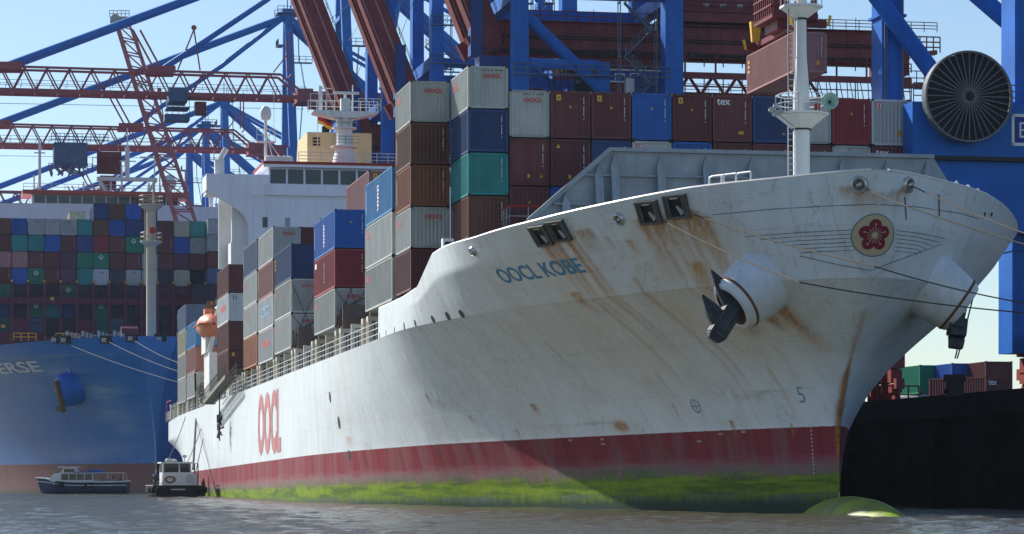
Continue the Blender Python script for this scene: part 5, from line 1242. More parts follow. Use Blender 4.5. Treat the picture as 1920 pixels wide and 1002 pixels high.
for i, (xs, lab, ty, big) in enumerate(spots):
    o = copy_tree(lc, QF(xs)) if i != 1 else lc
    o['label'] = lab; o['group'] = 'lattice boom cranes over the blue ship'
    o['_t'] = 0
    if ty is not None: trolley(o, ty, big)
    del o['_t']

def girder_crane(xs, boom_up=True):
    """blue portal, red box girder; boom raised"""
    r0 = empty('girder_crane', QF(xs, 18.8), 'x', 'container crane', 'red girder cranes on the quay')
    ZG = 43.6; W_ = 8.0
    mb = MB()
    for x in (-W_, W_):
        mb.beam((x, 0, 3.6), (x, 0, 60), 2.3, 2.1, 0, (0, 1, 0), 2.3, 1.5); mb.beam((x, 17.5, 3.6), (x, 17.5, 60), 2.3, 2.3, 0, (0, 1, 0), 2.3, 2.0)
        mb.beam((x, .8, 49.2), (x, 16.6, 49.2), 1.2, 1.1); mb.beam((x, 0, 12), (x, 17.5, 12), 1.6, 2.4)
        mb.tube((x, 1.0, 46.3), (x, 9.5, 38.5), .68, 0, 10); mb.tube((x, 9.5, 38.5), (x, 17, 30), .68, 0, 10); mb.beam((x, 1, 41.3), (x, 9, 41.3), .9, 1.0); mb.beam((x, 9.5, 38.6), (x, 9.5, 41.6), 1.4, 1.2)
        mb.beam((x, .5, 60), (x * .35, 4, 76), 1.2, 1.2); mb.beam((x, 17.3, 60), (x * .35, 4.6, 76), .9, .9)
        mb.beam((x, 1.2, 14), (x, 16.5, 37), .9, .9)
    for y in (0, 17.5): mb.beam((-W_, y, 49.25), (W_, y, 49.25), 1.5, 1.6); mb.beam((-W_, y, 12.1), (W_, y, 12.1), 1.5, 1.8)
    mb.box((-4, 3.0, 75.3), (4, 5.4, 77))
    mb.build('portal', CBLUE, r0)
    for x in (-W_, W_):
        for y in (0, 17.5): mb = MB(); bogies(mb, x, y); mb.build('bogie', CRED, r0)
    mb = MB()
    for x in (-2.9, 2.9): mb.box((x - .7, -1.5, ZG), (x + .7, 47, ZG + 3.1)); mb.box((x - .9, -1.5, ZG + .02), (x + .9, 47, ZG + .2))
    for y in range(2, 46, 9): mb.box((-2.2, y, ZG + .3), (2.2, y + .9, ZG + 2.6))
    for y in (44.5,): mb.box((-3.8, y, ZG - 1.8), (3.8, y + 2.4, ZG + 5.2 if False else ZG + 3.4)); mb.beam((2.9, 44.4, ZG + 3), (2.9, 43.8, ZG + 7.0), .5, .5)
    for k in range(32): mb.box((3.6, -1 + k * 1.5, ZG + .25), (3.69, -.92 + k * 1.5, ZG + 2.95))
    mb.box((3.6, -1.4, ZG + 1.9), (3.72, 46, ZG + 1.98))
    gi = mb.build('girder', CRED, r0)
    mb = MB()
    for k, (z, r_) in enumerate(((ZG + 1.2, .09), (ZG + 1.5, .06), (ZG - .25, .12), (ZG - .5, .08))): mb.tube((3.8, -1.4, z), (3.8, 45, z), r_, 0, 5)
    for k in range(14): mb.box((3.7, 2 + k * 3.1, ZG - .5), (3.95, 2.5 + k * 3.1, ZG + .1), 0); mb.tube((3.9, 3.2 + k * 3.1, ZG + 3.1), (3.9, 3.2 + k * 3.1, ZG + 4.6), .04, 0, 4)
    for k in range(7): mb.lathe([(.05, 0), (.3, -.15), (.3, -.35), (.05, -.4)], 8, TL(4.6, 4 + k * 6.2, ZG - .6))
    mb.build('cable_tray', DARK, gi)
    mb = MB()
    mb.box((3.7, -1.5, ZG + 3.0), (4.7, 47, ZG + 3.08)); mb.rail([(4.6, 1, ZG + 3.1), (4.6, 17, ZG + 3.1)], 1.1, 1.6, .05, 0, 2, 4); mb.rail([(4.6, 28, ZG + 3.1), (4.6, 50, ZG + 3.1)], 1.1, 1.6, .05, 0, 3, 4)
    for z, h in ((-1.0, 1.0), (-4.4, 2.4)): mb.rail([(4.2, 20, ZG + z - .6), (4.2, 47, ZG + z - .6)], h, 2.2, .07, 0, 2, 4)
    mb.beam((4.2, 19, ZG - 2.6), (4.2, 47, ZG - 2.6), .5, .7); mb.beam((4.2, 19, ZG - 5.0), (4.2, 40, ZG - 5.0), .5, .5); truss(mb, 19, 36, ZG - 4.8, 2.1, 4.2, 6, .2)
    for k in range(8): mb.tube((4.2, 20 + k * 3.6, ZG), (4.2, 20 + k * 3.6, ZG - 2.6), .12, 0, 4)
    mb.beam((4.2, 47, ZG + .4), (4.2, 50, ZG + .8), 1.0, .5); mb.rail([(4.2, 44, ZG + .8), (4.2, 50.5, ZG + .8)], 1.8, .8, .08, 0, 3); mb.beam((4.2, 46, ZG - 3.2), (4.2, 50.4, ZG - 3.0), 1.0, .5); mb.rail([(4.2, 44, ZG - 3), (4.2, 50.4, ZG - 3)], 1.6, .9, .06)
    mb.build('maintenance_walkway', CRED, gi)
    mb = MB()
    for k in range(10):                                        # festoon cable loops
        y = 35 + k * 1.25; z = ZG - 3.0; d = 4.2 if k > 1 else 3
        pts = [(4.4, y + .55 * math.sin(t) * (1 if True else 0) - .0 + (t - math.pi / 2) * .28, z - d * math.sin(t)) for t in np.linspace(0, math.pi, 9)]; mb.path(pts, .055, 0, 4)
    mb.build('festoon_cable', WIRE, gi)
    mb = MB(); mb.box((-4.6, 18.8, ZG + 3.5), (4.6, 32, ZG + 9.5))
    for k in range(5): mb.box((4.61, 22 + k * 2.0, ZG + 5.2), (4.64, 22.7 + k * 2, ZG + 5.6), 1)
    mb.box((-5, 18.5, ZG + 4.6), (5, 32.4, ZG + 4.72), 0); mb.rail([(5, 18.6, ZG + 4.7), (5, 32.4, ZG + 4.7)], 1.1, 1.2, .045)
    mb.build('machinery_house', [CRED, STEEL], gi)
    mb = MB(); mb.box((-3, 6, ZG - 2.5), (3, 19, ZG - .8), 0)
    mb.box((1.5, 10, ZG - 6.8), (3.6, 17, ZG - 2.5), 0); mb.box((-2, 11.5, ZG - 4.6), (2.6, 13.0, ZG - 2.5), 1)
    mb.box((2.0, 7.4, ZG - 5.6), (3.7, 9.6, ZG - 3.0), 2)
    for k in range(16): mb.tube((3.6, 4 + k * .75, ZG - 1.2 - (k * 7 % 5) * .2), (3.2, 4.4 + k * .75, ZG - 4.6 - (k * 3 % 4) * .6), .08, 3, 4)
    mb.build('trolley', [CRED, DARK, GLASS, WIRE], gi)
    mb = MB(); X = 4.0
    mb.box((3.61, 10.6, ZG - 3.6), (3.95, 18, ZG - 2.1), 0); 
    for a, b in (((10.6, -3.6), (18, -3.42)), ((10.6, -2.28), (18, -2.1)), ((10.6, -3.6), (10.78, -2.1)), ((17.8, -3.6), (18, -2.1))): mb.box((X - .04, a[0], ZG + a[1]), (X, b[0], ZG + b[1]), 1)
    for a, b in (((11.8, -3.3), (11.95, -2.6)), ((11.8, -2.7), (13.0, -2.6)), ((12.85, -3.1), (13.0, -2.6)), ((12.85, -3.1), (13.7, -3.0)), ((13.6, -3.1), (13.75, -2.5)), ((13.6, -2.6), (14.6, -2.5)), ((14.5, -3.3), (14.65, -2.5))): mb.box((X, a[0], ZG + a[1]), (X + .02, b[0], ZG + b[1]), 1)
    mb.build('sign_board', [paint('sign_blue', (.02, .05, .28), .5, .05), FWHITE], gi)
    mb = MB(); mb.box((2.2, 14.0, 30), (5.0, 19.0 - 1.2, 40.6), 0); mb.box((2.0, 13.0, 30), (4.6, 14.0, 40.4), 1); m2 = MB(); m2.box((2.2, -4.8, 42.6), (4.0, -3.4, 52)); m2.build('hinge_cabinet', paint('cabinet_blue', (.02, .07, .24)), r0); m2 = MB(); m2.box((2.2, -4, 36), (5, 1.5, 42.5)); m2.build('tie_beam_cabin', paint('cabinet_blue', (.02, .07, .24)), r0); CB_ = [paint('cabinet_blue', (.02, .07, .24), .55), WHITE]; mb.build('electric_cabinet', CB_, r0)
    # raised boom
    th = R(68.5); c, s = math.cos(th), math.sin(th)
    def bp(t, o, x): return Vector((x, -2.6 - t * c + o * s, ZG + 1.2 + t * s + o * c))
    mb = MB()
    for x in (-2.9, 2.9):
        mb.beam(bp(-.5, 0, x), bp(56, 0, x), 1.3, 2.9, 0, (0, s, c)); mb.beam(bp(0, -1.6, x), bp(56, -1.6, x), 2.3, .16, 0, (0, s, c)); mb.beam(bp(3, .3, x + .68), bp(56, .3, x + .68), .14, .22, 1, (0, s, c)); mb.beam(bp(1, -1.25, x + .68), bp(56, -1.25, x + .68), .14, .16, 1, (0, s, c))
        mb.lathe([(1.3, -.9), (1.3, .9)], 16, TL(x, -2.4, ZG + 1.0) @ Matrix.Rotation(R(90), 4, 'Y'))
    for t in range(2, 54, 2): mb.beam(bp(t, -1.4, 3.58), bp(t, 1.35, 3.58), .08, .1)
    for t in range(6, 56, 8): mb.beam(bp(t, .6, -2.9), bp(t, .6, 2.9), .7, 1.2)
    for x in (-2.9, 2.9): mb.beam((x, -1.5, ZG + 2), (x, -4.8, ZG + .2), 1.1, 2.0)
    mb.build('boom', [CRED, paint('boom_rail_pink', (.42, .20, .18), .5)], r0)
    mb = MB()
    for k in range(6): mb.tube(bp(8 + k * 5, 1.7, 1.5), Vector((1.5, 3.6, 74 - k * 1.5)), .04, 0, 3)
    for k in range(4): mb.tube(bp(0, 1.75 + k * .1, 2.2 - k), bp(56, 1.75 + k * .1, 2.2 - k), .05, 0, 3)
    mb.rail([bp(2, 1.5, 4.3), bp(54, 1.5, 4.3)], .9, 2.2, .04)
    mb.build('boom_rope', WIRE, r0)
    mb = MB(); stairs(mb, 10.2, 13, 12, 58, 0, 3.0, 3.0); stairs(mb, -10.2, 3, 12, 58, 0, 3.0, 3.0)
    for z in (22, 31, 40, 49, 54): mb.rail([(9.4, -1, z), (9.4, 17, z)], 1.1, 1.5, .06); mb.box((8.6, -1, z - .1), (9.5, 17, z))
    mb.build('staircase', paint('crane_steel_blue', (.10, .16, .24)), r0)
    return r0
gc = girder_crane(-187)
gc['label'] = 'red girder crane with blue legs standing over the long container row'
for xs, lab in ((-243, 'crane with a raised dark red boom leaning beside the tallest container stack'), (-286, 'crane with a raised dark red boom leaning behind the bridge roof')):
    o = copy_tree(gc, QF(xs, 18.8)); o['label'] = lab

def near_crane():
    r0 = empty('ship_to_shore_crane', QF(-43), 'nearest blue quay crane with a big cable reel, lifting a maroon container', 'container crane')
    XN, XF_ = 12.0, -10.6
    mb = MB()
    for x in (XF_, XN):
        for y, w_ in ((.35 if x < 0 else 1.5, 1.45), (17.5, 1.7)):
            mb.beam((x - .5, y, 2.6), (x - .4, y, 18), 2.4, w_ * 1.25, 0, (0, 1, 0)); mb.beam((x - .4, y, 18), (x - .2, y, 52), 2.4, w_ * 1.05, 0, (0, 1, 0), 2.2, w_ * 1.1)
    for y in (0, 17.5): mb.beam((XF_, y, 49), (XN, y, 49), 1.2, 1.6)
    for x in (XF_, XN):
        for z in (9, 18, 27, 36): y = .35 if x < 0 else 1.5; mb.box((x - 1.72, y - .98, z - .09), (x + .90, y + .98, z + .09))
    mb.build('leg', CBLUE, r0)
    mb = MB(); ladder_run(mb, (XF_ + 1.2, .9, 18), (XF_ + 1.2, .9, 48), 0, .25, .04, .35); mb.tube((XF_ + 1.1, -.3, 10), (XF_ + 1.1, -.3, 48), .06, 0, 5); mb.tube((XF_ + 1.1, -.15, 10), (XF_ + 1.1, -.15, 48), .04, 0, 5); mb.build('leg_ladder', paint('crane_steel_blue', (.10, .16, .24)), r0)
    mb = MB(); mb.tube((XF_ + 1.6, -6.5, 35), (XF_ + 1.6, 6.2, 18.9), .62, 0, 12); mb.tube((XN - 5, -6.0, 30.5), (XN - 5, 3.8, 17), .5, 0, 12) if False else None
    mb.tube((XN + .8, -5.0, 27.6), (XN + .8, 8, 17.5), .6, 0, 12) if False else mb.tube(Q.inverted() @ at(1800, -30, 196) - Vector((-43, 20, QUAY_Z)), Q.inverted() @ at(1985, 130, 196) - Vector((-43, 20, QUAY_Z)), .62, 0, 12)
    mb.build('brace', CBLUE, r0)
    mb = MB(); mb.box((XN + .8, -6.5, 14.35), (XN + 2.6, 24, 17.75)); mb.box((XN + .9, -5.0, 9.9), (XN + 2.5, 24, 14.34)); mb.box((XN + 2.61, -6.5, 14.2), (XN + 2.95, 24, 14.45), 1)
    pb = mb.build('portal_beam', [CBLUE, DARK], r0)
    mb = MB(); mb.rail([(XN + 2.5, -6.4, 17.75), (XN + 2.5, 24, 17.75)], 1.15, .9, .035, 0, 3); mb.build('beam_railing', paint('crane_steel_blue', (.10, .16, .24)), pb)
    mb = MB(); c0 = ray_plane(1897, 281, QI, 0, -43 + XN + 2.65); y0, z0 = c0.y - 20, c0.z - QUAY_Z
    def sq(a, b, c, d, mi, o=0): mb.box((XN + 2.61 + o, y0 + a, z0 + b), (XN + 2.64 + o, y0 + c, z0 + d), mi)
    sq(0, 0, 3.4, 1.95, 0); 
    for a in ((0, 0, 3.4, .18), (0, 1.77, 3.4, 1.95), (0, 0, .18, 1.95), (3.22, 0, 3.4, 1.95), (.5, .5, .62, 1.45), (.5, 1.33, 1.5, 1.45), (.5, .92, .95, 1.02), (.5, .5, 1.2, .62), (1.38, .75, 1.5, 1.45), (1.38, .75, 2.2, .87), (2.08, .5, 2.2, 1.45), (2.08, 1.33, 2.85, 1.45), (2.73, .5, 2.85, 1.45)): sq(*a, 1, .004)
    mb.build('sign_board', [paint('sign_blue', (.02, .05, .28)), FWHITE], pb)
    # cable reel
    c0 = ray_plane(1814, 190, QI, 0, -43 + XN + 3.6); cy, cz = c0.y - 20, c0.z - QUAY_Z; rr = 2.78
    T = TL(XN + 3.6, cy, cz) @ Matrix.Rotation(R(90), 4, 'Y')
    mb = MB(T); n = 36
    mb.lathe([(rr * .08, -.30), (rr * .95, -.30), (rr * .95, .1), (rr * .08, .1)], 48, mi=1, caps=False)
    mb.lathe([(rr * .96, -.4), (rr, -.4), (rr, .34), (rr * .96, .34)], 48, caps=False); mb.lathe([(rr * .955, .34), (rr * 1.0, .36), (rr * 1.0, .30), (rr * .955, .28)], 48, caps=False)
    mb.lathe([(.36, -.5), (.36, .40), (.24, .44), (.05, .46)], 20, mi=1)
    for k in range(n):
        a = 2 * math.pi * k / n; mb.beam((.3 * math.cos(a), .3 * math.sin(a), .40), (rr * .98 * math.cos(a), rr * .98 * math.sin(a), .32), .055, .06, 0, (0, 0, 1)); mb.beam((.3 * math.cos(a), .3 * math.sin(a), -.40), (rr * .98 * math.cos(a), rr * .98 * math.sin(a), -.38), .055, .06, 0, (0, 0, 1))
    mb.tube((-.0, -.0, -1.4), (0, 0, -.3), .3, 0, 10)
    mb.build('cable_reel', [paint('reel_steel', (.14, .15, .17), .5, .2, 2), paint('reel_cable_black', (.022, .022, .03), .75, .3, 6)], r0)
    BR = paint('bogie_red', (.24, .045, .042), .5, .2, .6)
    for a_, b_, k_ in ((XN + 1, 2.3, .55), (XF_, 0, .6), (XN, 17.5, 1), (XF_, 17.5, 1)): mb = MB(); bogies(mb, a_, b_, 0, k_); mb.build('bogie', BR, r0)
    mb = MB()
    for k in range(6): mb.box((XF_ - 2 + (k % 2), -2.4 + k * .5, .2), (XF_ - 1.2 + (k % 2), -2.0 + k * .5, 1.6 + (k * 3 % 4) * .8), 0)
    mb.beam((XF_ - 1, -.6, 3.0), (XF_ - .6, .4, 5.0), .6, .6)
    mb.rail([(XF_ + 3, -1.5, 0), (XF_ + 3, 1.5, 0)], 1.2, .7, .05)
    mb.build('cable_gear', BR, r0)
    # spreader and headblock above the hanging container
    p = Q.inverted() @ (M @ Vector((0, 0, 0))); 
    c = Vector((HXS + 43, HYS - 20, HZ - QUAY_Z)) 
    mb = MB(TL(c.x, c.y, c.z)); mb.box((-6.1, -.5, .35), (6.1, .5, .75)); mb.box((-6.1, -1.2, .05), (-5.75, 1.2, .6)); mb.box((5.75, -1.2, .05), (6.1, 1.2, .6)); mb.box((-1.6, -1.1, .6), (1.6, 1.1, 1.3))
    for x in (-6.1, 6.1):
        for y in (-1.3, 1.3): mb.beam((x * .99, y, .2), (x * 1.0, y * 1.12, .9), .35, .18, 1)
    for x in (-2.2, 2.2):
        for y in (-1.5, 1.5): mb.beam((x, y, 1.3), (x * .9, y, 3.9), .3, .3)
    mb.box((-2.4, -1.7, 1.3), (2.4, 1.7, 1.6)); mb.box((-2.2, -1.6, 3.6), (2.2, 1.6, 4.2))
    for k in range(9): mb.beam((2.4, -1.6 + k * .4, 1.5), (2.3, -1.6 + k * .4, 3.8), .09, .09); mb.beam((-2.2 + k * .55, -1.7, 1.5), (-2.1 + k * .52, -1.7, 3.8), .09, .09)
    for z in (2.2, 2.9): mb.beam((2.45, -1.7, z), (2.45, 1.7, z), .1, .12); mb.beam((-2.3, -1.75, z), (2.4, -1.75, z), .1, .12)
    mb.lathe([(.9, -.3), (.9, .3)], 16, TL(0, -1.2, 4.0) @ Matrix.Rotation(R(90), 4, 'X')); mb.lathe([(.9, -.3), (.9, .3)], 16, TL(0, 1.2, 4.0) @ Matrix.Rotation(R(90), 4, 'X'))
    sp_ = mb.build('spreader', [CRED, YEL], r0)
    mb = MB(TL(c.x, c.y, c.z)); mb.beam((-5.6, -.7, .7), (-5.6, -.7, 2.2), .35, .55, 0, (0, 1, 0), .5, .8); mb.build('spreader_guide', YEL, sp_)
    mb = MB(TL(c.x, c.y, c.z))
    for x in (-1.6, 1.6):
        for y in (-1.2, 1.2): mb.tube((x, y, 4.2), (x, y, 46 - c.z), .035, 0, 4)
    mb.build('hoist_rope', WIRE, sp_)
    mb = MB()
    for x in (-3.2, 3.2): mb.box((x - .8, -38, 46), (x + .8, 40, 49))
    mb.build('girder', CRED, r0)
# where the container hangs: its front corner from the photo
_p = ray_plane(1488, 136, QI, 0, -56.0)
HXS, HYS, HZ = -62.1, _p.y + CW / 2, _p.z + HC
near_crane()
container(Q @ TL(HXS, HYS, HZ - HC), 'pink', 'dusty maroon container hanging from the crane spreader behind the foremast', 'containers on the white ship', 12.192, HC, 'BTo')['group'] = 'container on the crane'

def jib():
    a, b = at(216, 42, 505), at(330, 420, 505); c_, d = at(244, 50, 508), at(366, 420, 508)
    root = empty('floating_crane', Matrix.Translation((at(345, 920, 505).x, 505, 0)), 'pale red lattice jib of a floating crane leaning behind the blue booms', 'crane')
    o = Vector(root.location); mb = MB(); off = Vector((0, 4, 0))
    P0, P1, P2, P3 = a - o, b - o, c_ - o, d - o
    for s in (Vector((0, 0, 0)), off):
        mb.tube(P0 + s, P1 + s, .26, 0, 6); mb.tube(P2 + s, P3 + s, .2, 0, 6)
        for k in range(14):
            t0, t1 = k / 14, (k + 1) / 14; mb.tube(P0.lerp(P1, t0) + s, P2.lerp(P3, t0) + s, .12, 0, 4); mb.tube(P0.lerp(P1, t0) + s, P2.lerp(P3, t1) + s, .09, 0, 4)
    for k in range(15):
        t = k / 14; mb.tube(P0.lerp(P1, t), P0.lerp(P1, t) + off, .1, 0, 4); mb.tube(P2.lerp(P3, t), P2.lerp(P3, t) + off, .1, 0, 4)
    base = Vector(((P1.x + P3.x) / 2 + 1.5, 1, 24)); mb.tube(P1, base, .4, 0, 6); mb.tube(P3, base, .4, 0, 6)
    mb.build('lattice_jib', paint('jib_pale_red', (.42, .17, .18), .6, .1), root)
    mb = MB(); mb.box(P0 + Vector((-.8, -.6, -.2)), P0 + Vector((2.2, 4.4, .9))); mb.lathe([(.9, -.3), (.9, .3)], 14, Matrix.Translation(P0 + Vector((-.2, 2, .8))) @ Matrix.Rotation(R(90), 4, 'X')); mb.rail([P0 + Vector((-1, 0, .9)), P0 + Vector((2.4, 0, .9))], 1.1, .7, .06); mb.build('jib_head', STEEL, root)
    mb = MB(); mb.box((-9, -8, 0.2), (16, 12, 3)); mb.box((-5, -5, 3), (9, 9, 24)); mb.build('pontoon', BLACKP, root)
jib()
# ------------------------------------------------------------------ quayside boxes, small craft, ropes
def quay_box(px, py, d, L, H, col, lab, mk='', rot=0):
    p = at(px, py, d); mw = Matrix.Translation((p.x, d, QUAY_Z + .01)) @ Matrix.Rotation(-math.pi / 2 + PSI + R(rot), 4, 'Z')
    return mw
def quay_container(xs, ys, z, col, lab, L=12.192, H=STD, mk='', yaw=0):
    container(Q @ TL(xs, ys, QUAY_Z + z + .01) @ Matrix.Rotation(R(yaw), 4, 'Z'), col, lab, 'containers on the quay', L, H, mk)
def _on(px, d, ys=None):
    p = Q.inverted() @ at(px, HOR, d); return p.x, p.y
x, y = _on(1836, 215); quay_container(x - 3, y + .3, 0, 'maroon', 'maroon tex container standing at the quay edge under the bow', L20, STD, 'X', 24)
for px, d, z, col, lab, mk in ((1728, 262, 0, 'light', 'pale container under the green one on the quay', ''), (1728, 262, STD, 'green', 'green container on the quay seen under the bow', ''), (1788, 258, 0, 'slate', 'slate blue container below the bright blue one on the quay', ''), (1788, 258, STD, 'blue', 'bright blue container on the quay, right of the green one', ''), (1850, 254, 0, 'brown', 'brown container below the dull maroon one on the quay', ''), (1850, 254, STD, 'maroon', 'dull maroon container on the quay, right of the bright blue one', '')):
    x, y = _on(px, d); quay_container(x, y, z, col, lab, L20, STD, mk, 0)

def ferry():
    d = 384.0; p = at(160, HOR, d)
    root = empty('tour_boat', TL(p.x, d, 0) @ Matrix.Rotation(R(180), 4, 'Z') @ Matrix.Scale(.94, 4), 'low white and blue harbour tour boat passing the blue ship', 'boat')
    L, B = 12.0, 2.3; NAVY = paint('launch_navy', (.03, .06, .13), .35, .1); Wt = paint('launch_white', (.68, .70, .72), .4, .08)
    mb = MB(); V, F = [], []; n = 24; sec = [(-.3, .55), (.5, .9), (1.35, 1.0), (1.75, 1.02)]
    for i in range(n + 1):
        t = i / n; x = -L / 2 + t * L; w_ = B * (min(1, (1 - t) * 3.2) ** .6) * (.82 + .18 * min(1, t * 5)); sh = 1.1 * max(0, t - .6) ** 1.5 * 2 + .15 * max(0, .2 - t)
        for s in (-1, 1):
            for z, k in sec: V.append((x + (.9 * (z / 1.75) if t > .97 else 0), s * w_ * k, z + (sh if z > 1 else 0)))
    for i in range(n):
        a = i * 8
        for s in (0, 4):
            for k in range(3): F.append((a + s + k, a + 8 + s + k, a + 9 + s + k, a + 1 + s + k))
        F.append((a + 3, a + 11, a + 15, a + 7))
    F.append((0, 1, 2, 3, 7, 6, 5, 4)); mb.add(V, F); h = mb.build('boat_hull', NAVY, root)
    mb = MB()
    for s in (-1, 1):
        pts = [Vector(V[i * 8 + (0 if s < 0 else 4) + 3]) + Vector((0, s * .04, -.05)) for i in range(n + 1)]; mb.path(pts, .11, 0, 5)
        pts = [Vector(V[i * 8 + (0 if s < 0 else 4) + 2]) + Vector((0, s * .05, -.15)) for i in range(n + 1)]; mb.path(pts, .07, 0, 5)
    mb.build('rubbing_strake', Wt, h)
    mb = MB(); mb.box((-1.4, -1.7, 1.7), (4.6, 1.7, 1.95)); mb.prism([(3.2, 1.9), (5.0, 1.9), (4.2, 2.8), (3.2, 2.95)], 1, -1.5, 1.5); mb.prism([(1.0, 1.9), (3.4, 1.9), (3.4, 2.6), (2.9, 3.6), (1.2, 3.7), (1.0, 3.0)], 1, -1.3, 1.3)
    for k in range(5): mb.box((-1.3 + k * 1.1, -1.75, 1.95), (-1.2 + k * 1.1, 1.75, 2.85))
    mb.box((-1.4, -1.75, 2.85), (2.0, 1.75, 2.95)); mb.box((-5.6, -1.8, 2.9), (-1.4, 1.8, 2.98), 0); mb.box((.8, -1.5, 3.7), (3.6, 1.5, 3.8))
    for x in (-5.5, -3.4): mb.tube((x, -1.7, 1.7), (x, -1.7, 2.9), .05); mb.tube((x, 1.7, 1.7), (x, 1.7, 2.9), .05)
    ca = mb.build('cabin', Wt, root)
    for k in range(4): m_ = MB(); m_.box((-1.2 + k * 1.1, -1.72, 2.0), (-.32 + k * 1.1, 1.72, 2.8)); m_.build('cabin_window', GLASS, ca)
    m_ = MB(); m_.box((1.3, -1.33, 3.0), (2.8, 1.33, 3.5)); m_.build('wheelhouse_window', GLASS, ca)
    mb = MB(); mb.prism([(-2.6, 2.99), (1.4, 2.96), (1.2, 3.1), (-.4, 3.15), (-1.2, 3.45), (-2.2, 3.4)], 1, -1.6, 1.6); mb.build('folded_canopy', paint('canopy_blue', (.03, .10, .38), .8, .2), root)
    mb = MB()
    for x in (-1.2, 3.0):
        mb.lathe([(.28, -.1), (.42, 0), (.28, .1)], 14, TL(x, 2.3, 1.3) @ Matrix.Rotation(R(90), 4, 'X')) ; mb.lathe([(.12, -.4), (.2, -.3), (.2, .3), (.12, .4)], 10, TL(x + .8, 2.35, 1.1))
    mb.tube((-.2, 0, 3.5), (-.9, 0, 4.3), .04); mb.build('fender', BLACKP, root)
    # seated passengers as small figures under the awning
    for k in range(7):
        x, yy = -2.2 - (k % 4) * .85, -.8 + (k // 4) * 1.6; body(root_label='person', loc=root.matrix_world @ Vector((x, yy, 1.45)), yaw=180 + 90 * (k % 2), pose='sit', shirt=((.05, .05, .08), (.4, .08, .08), (.6, .6, .58), (.08, .12, .3), (.5, .4, .3), (.1, .2, .15), (.25, .25, .28))[k], hair=((.05, .03, .02), (.3, .22, .12), (.35, .34, .33))[k % 3],
             label='person in %s top sitting on the tour boat, %s' % (('black', 'red', 'white', 'blue', 'beige', 'green', 'grey')[k], ('far rail side' if k < 4 else 'near rail side')), group='passengers on the tour boat')

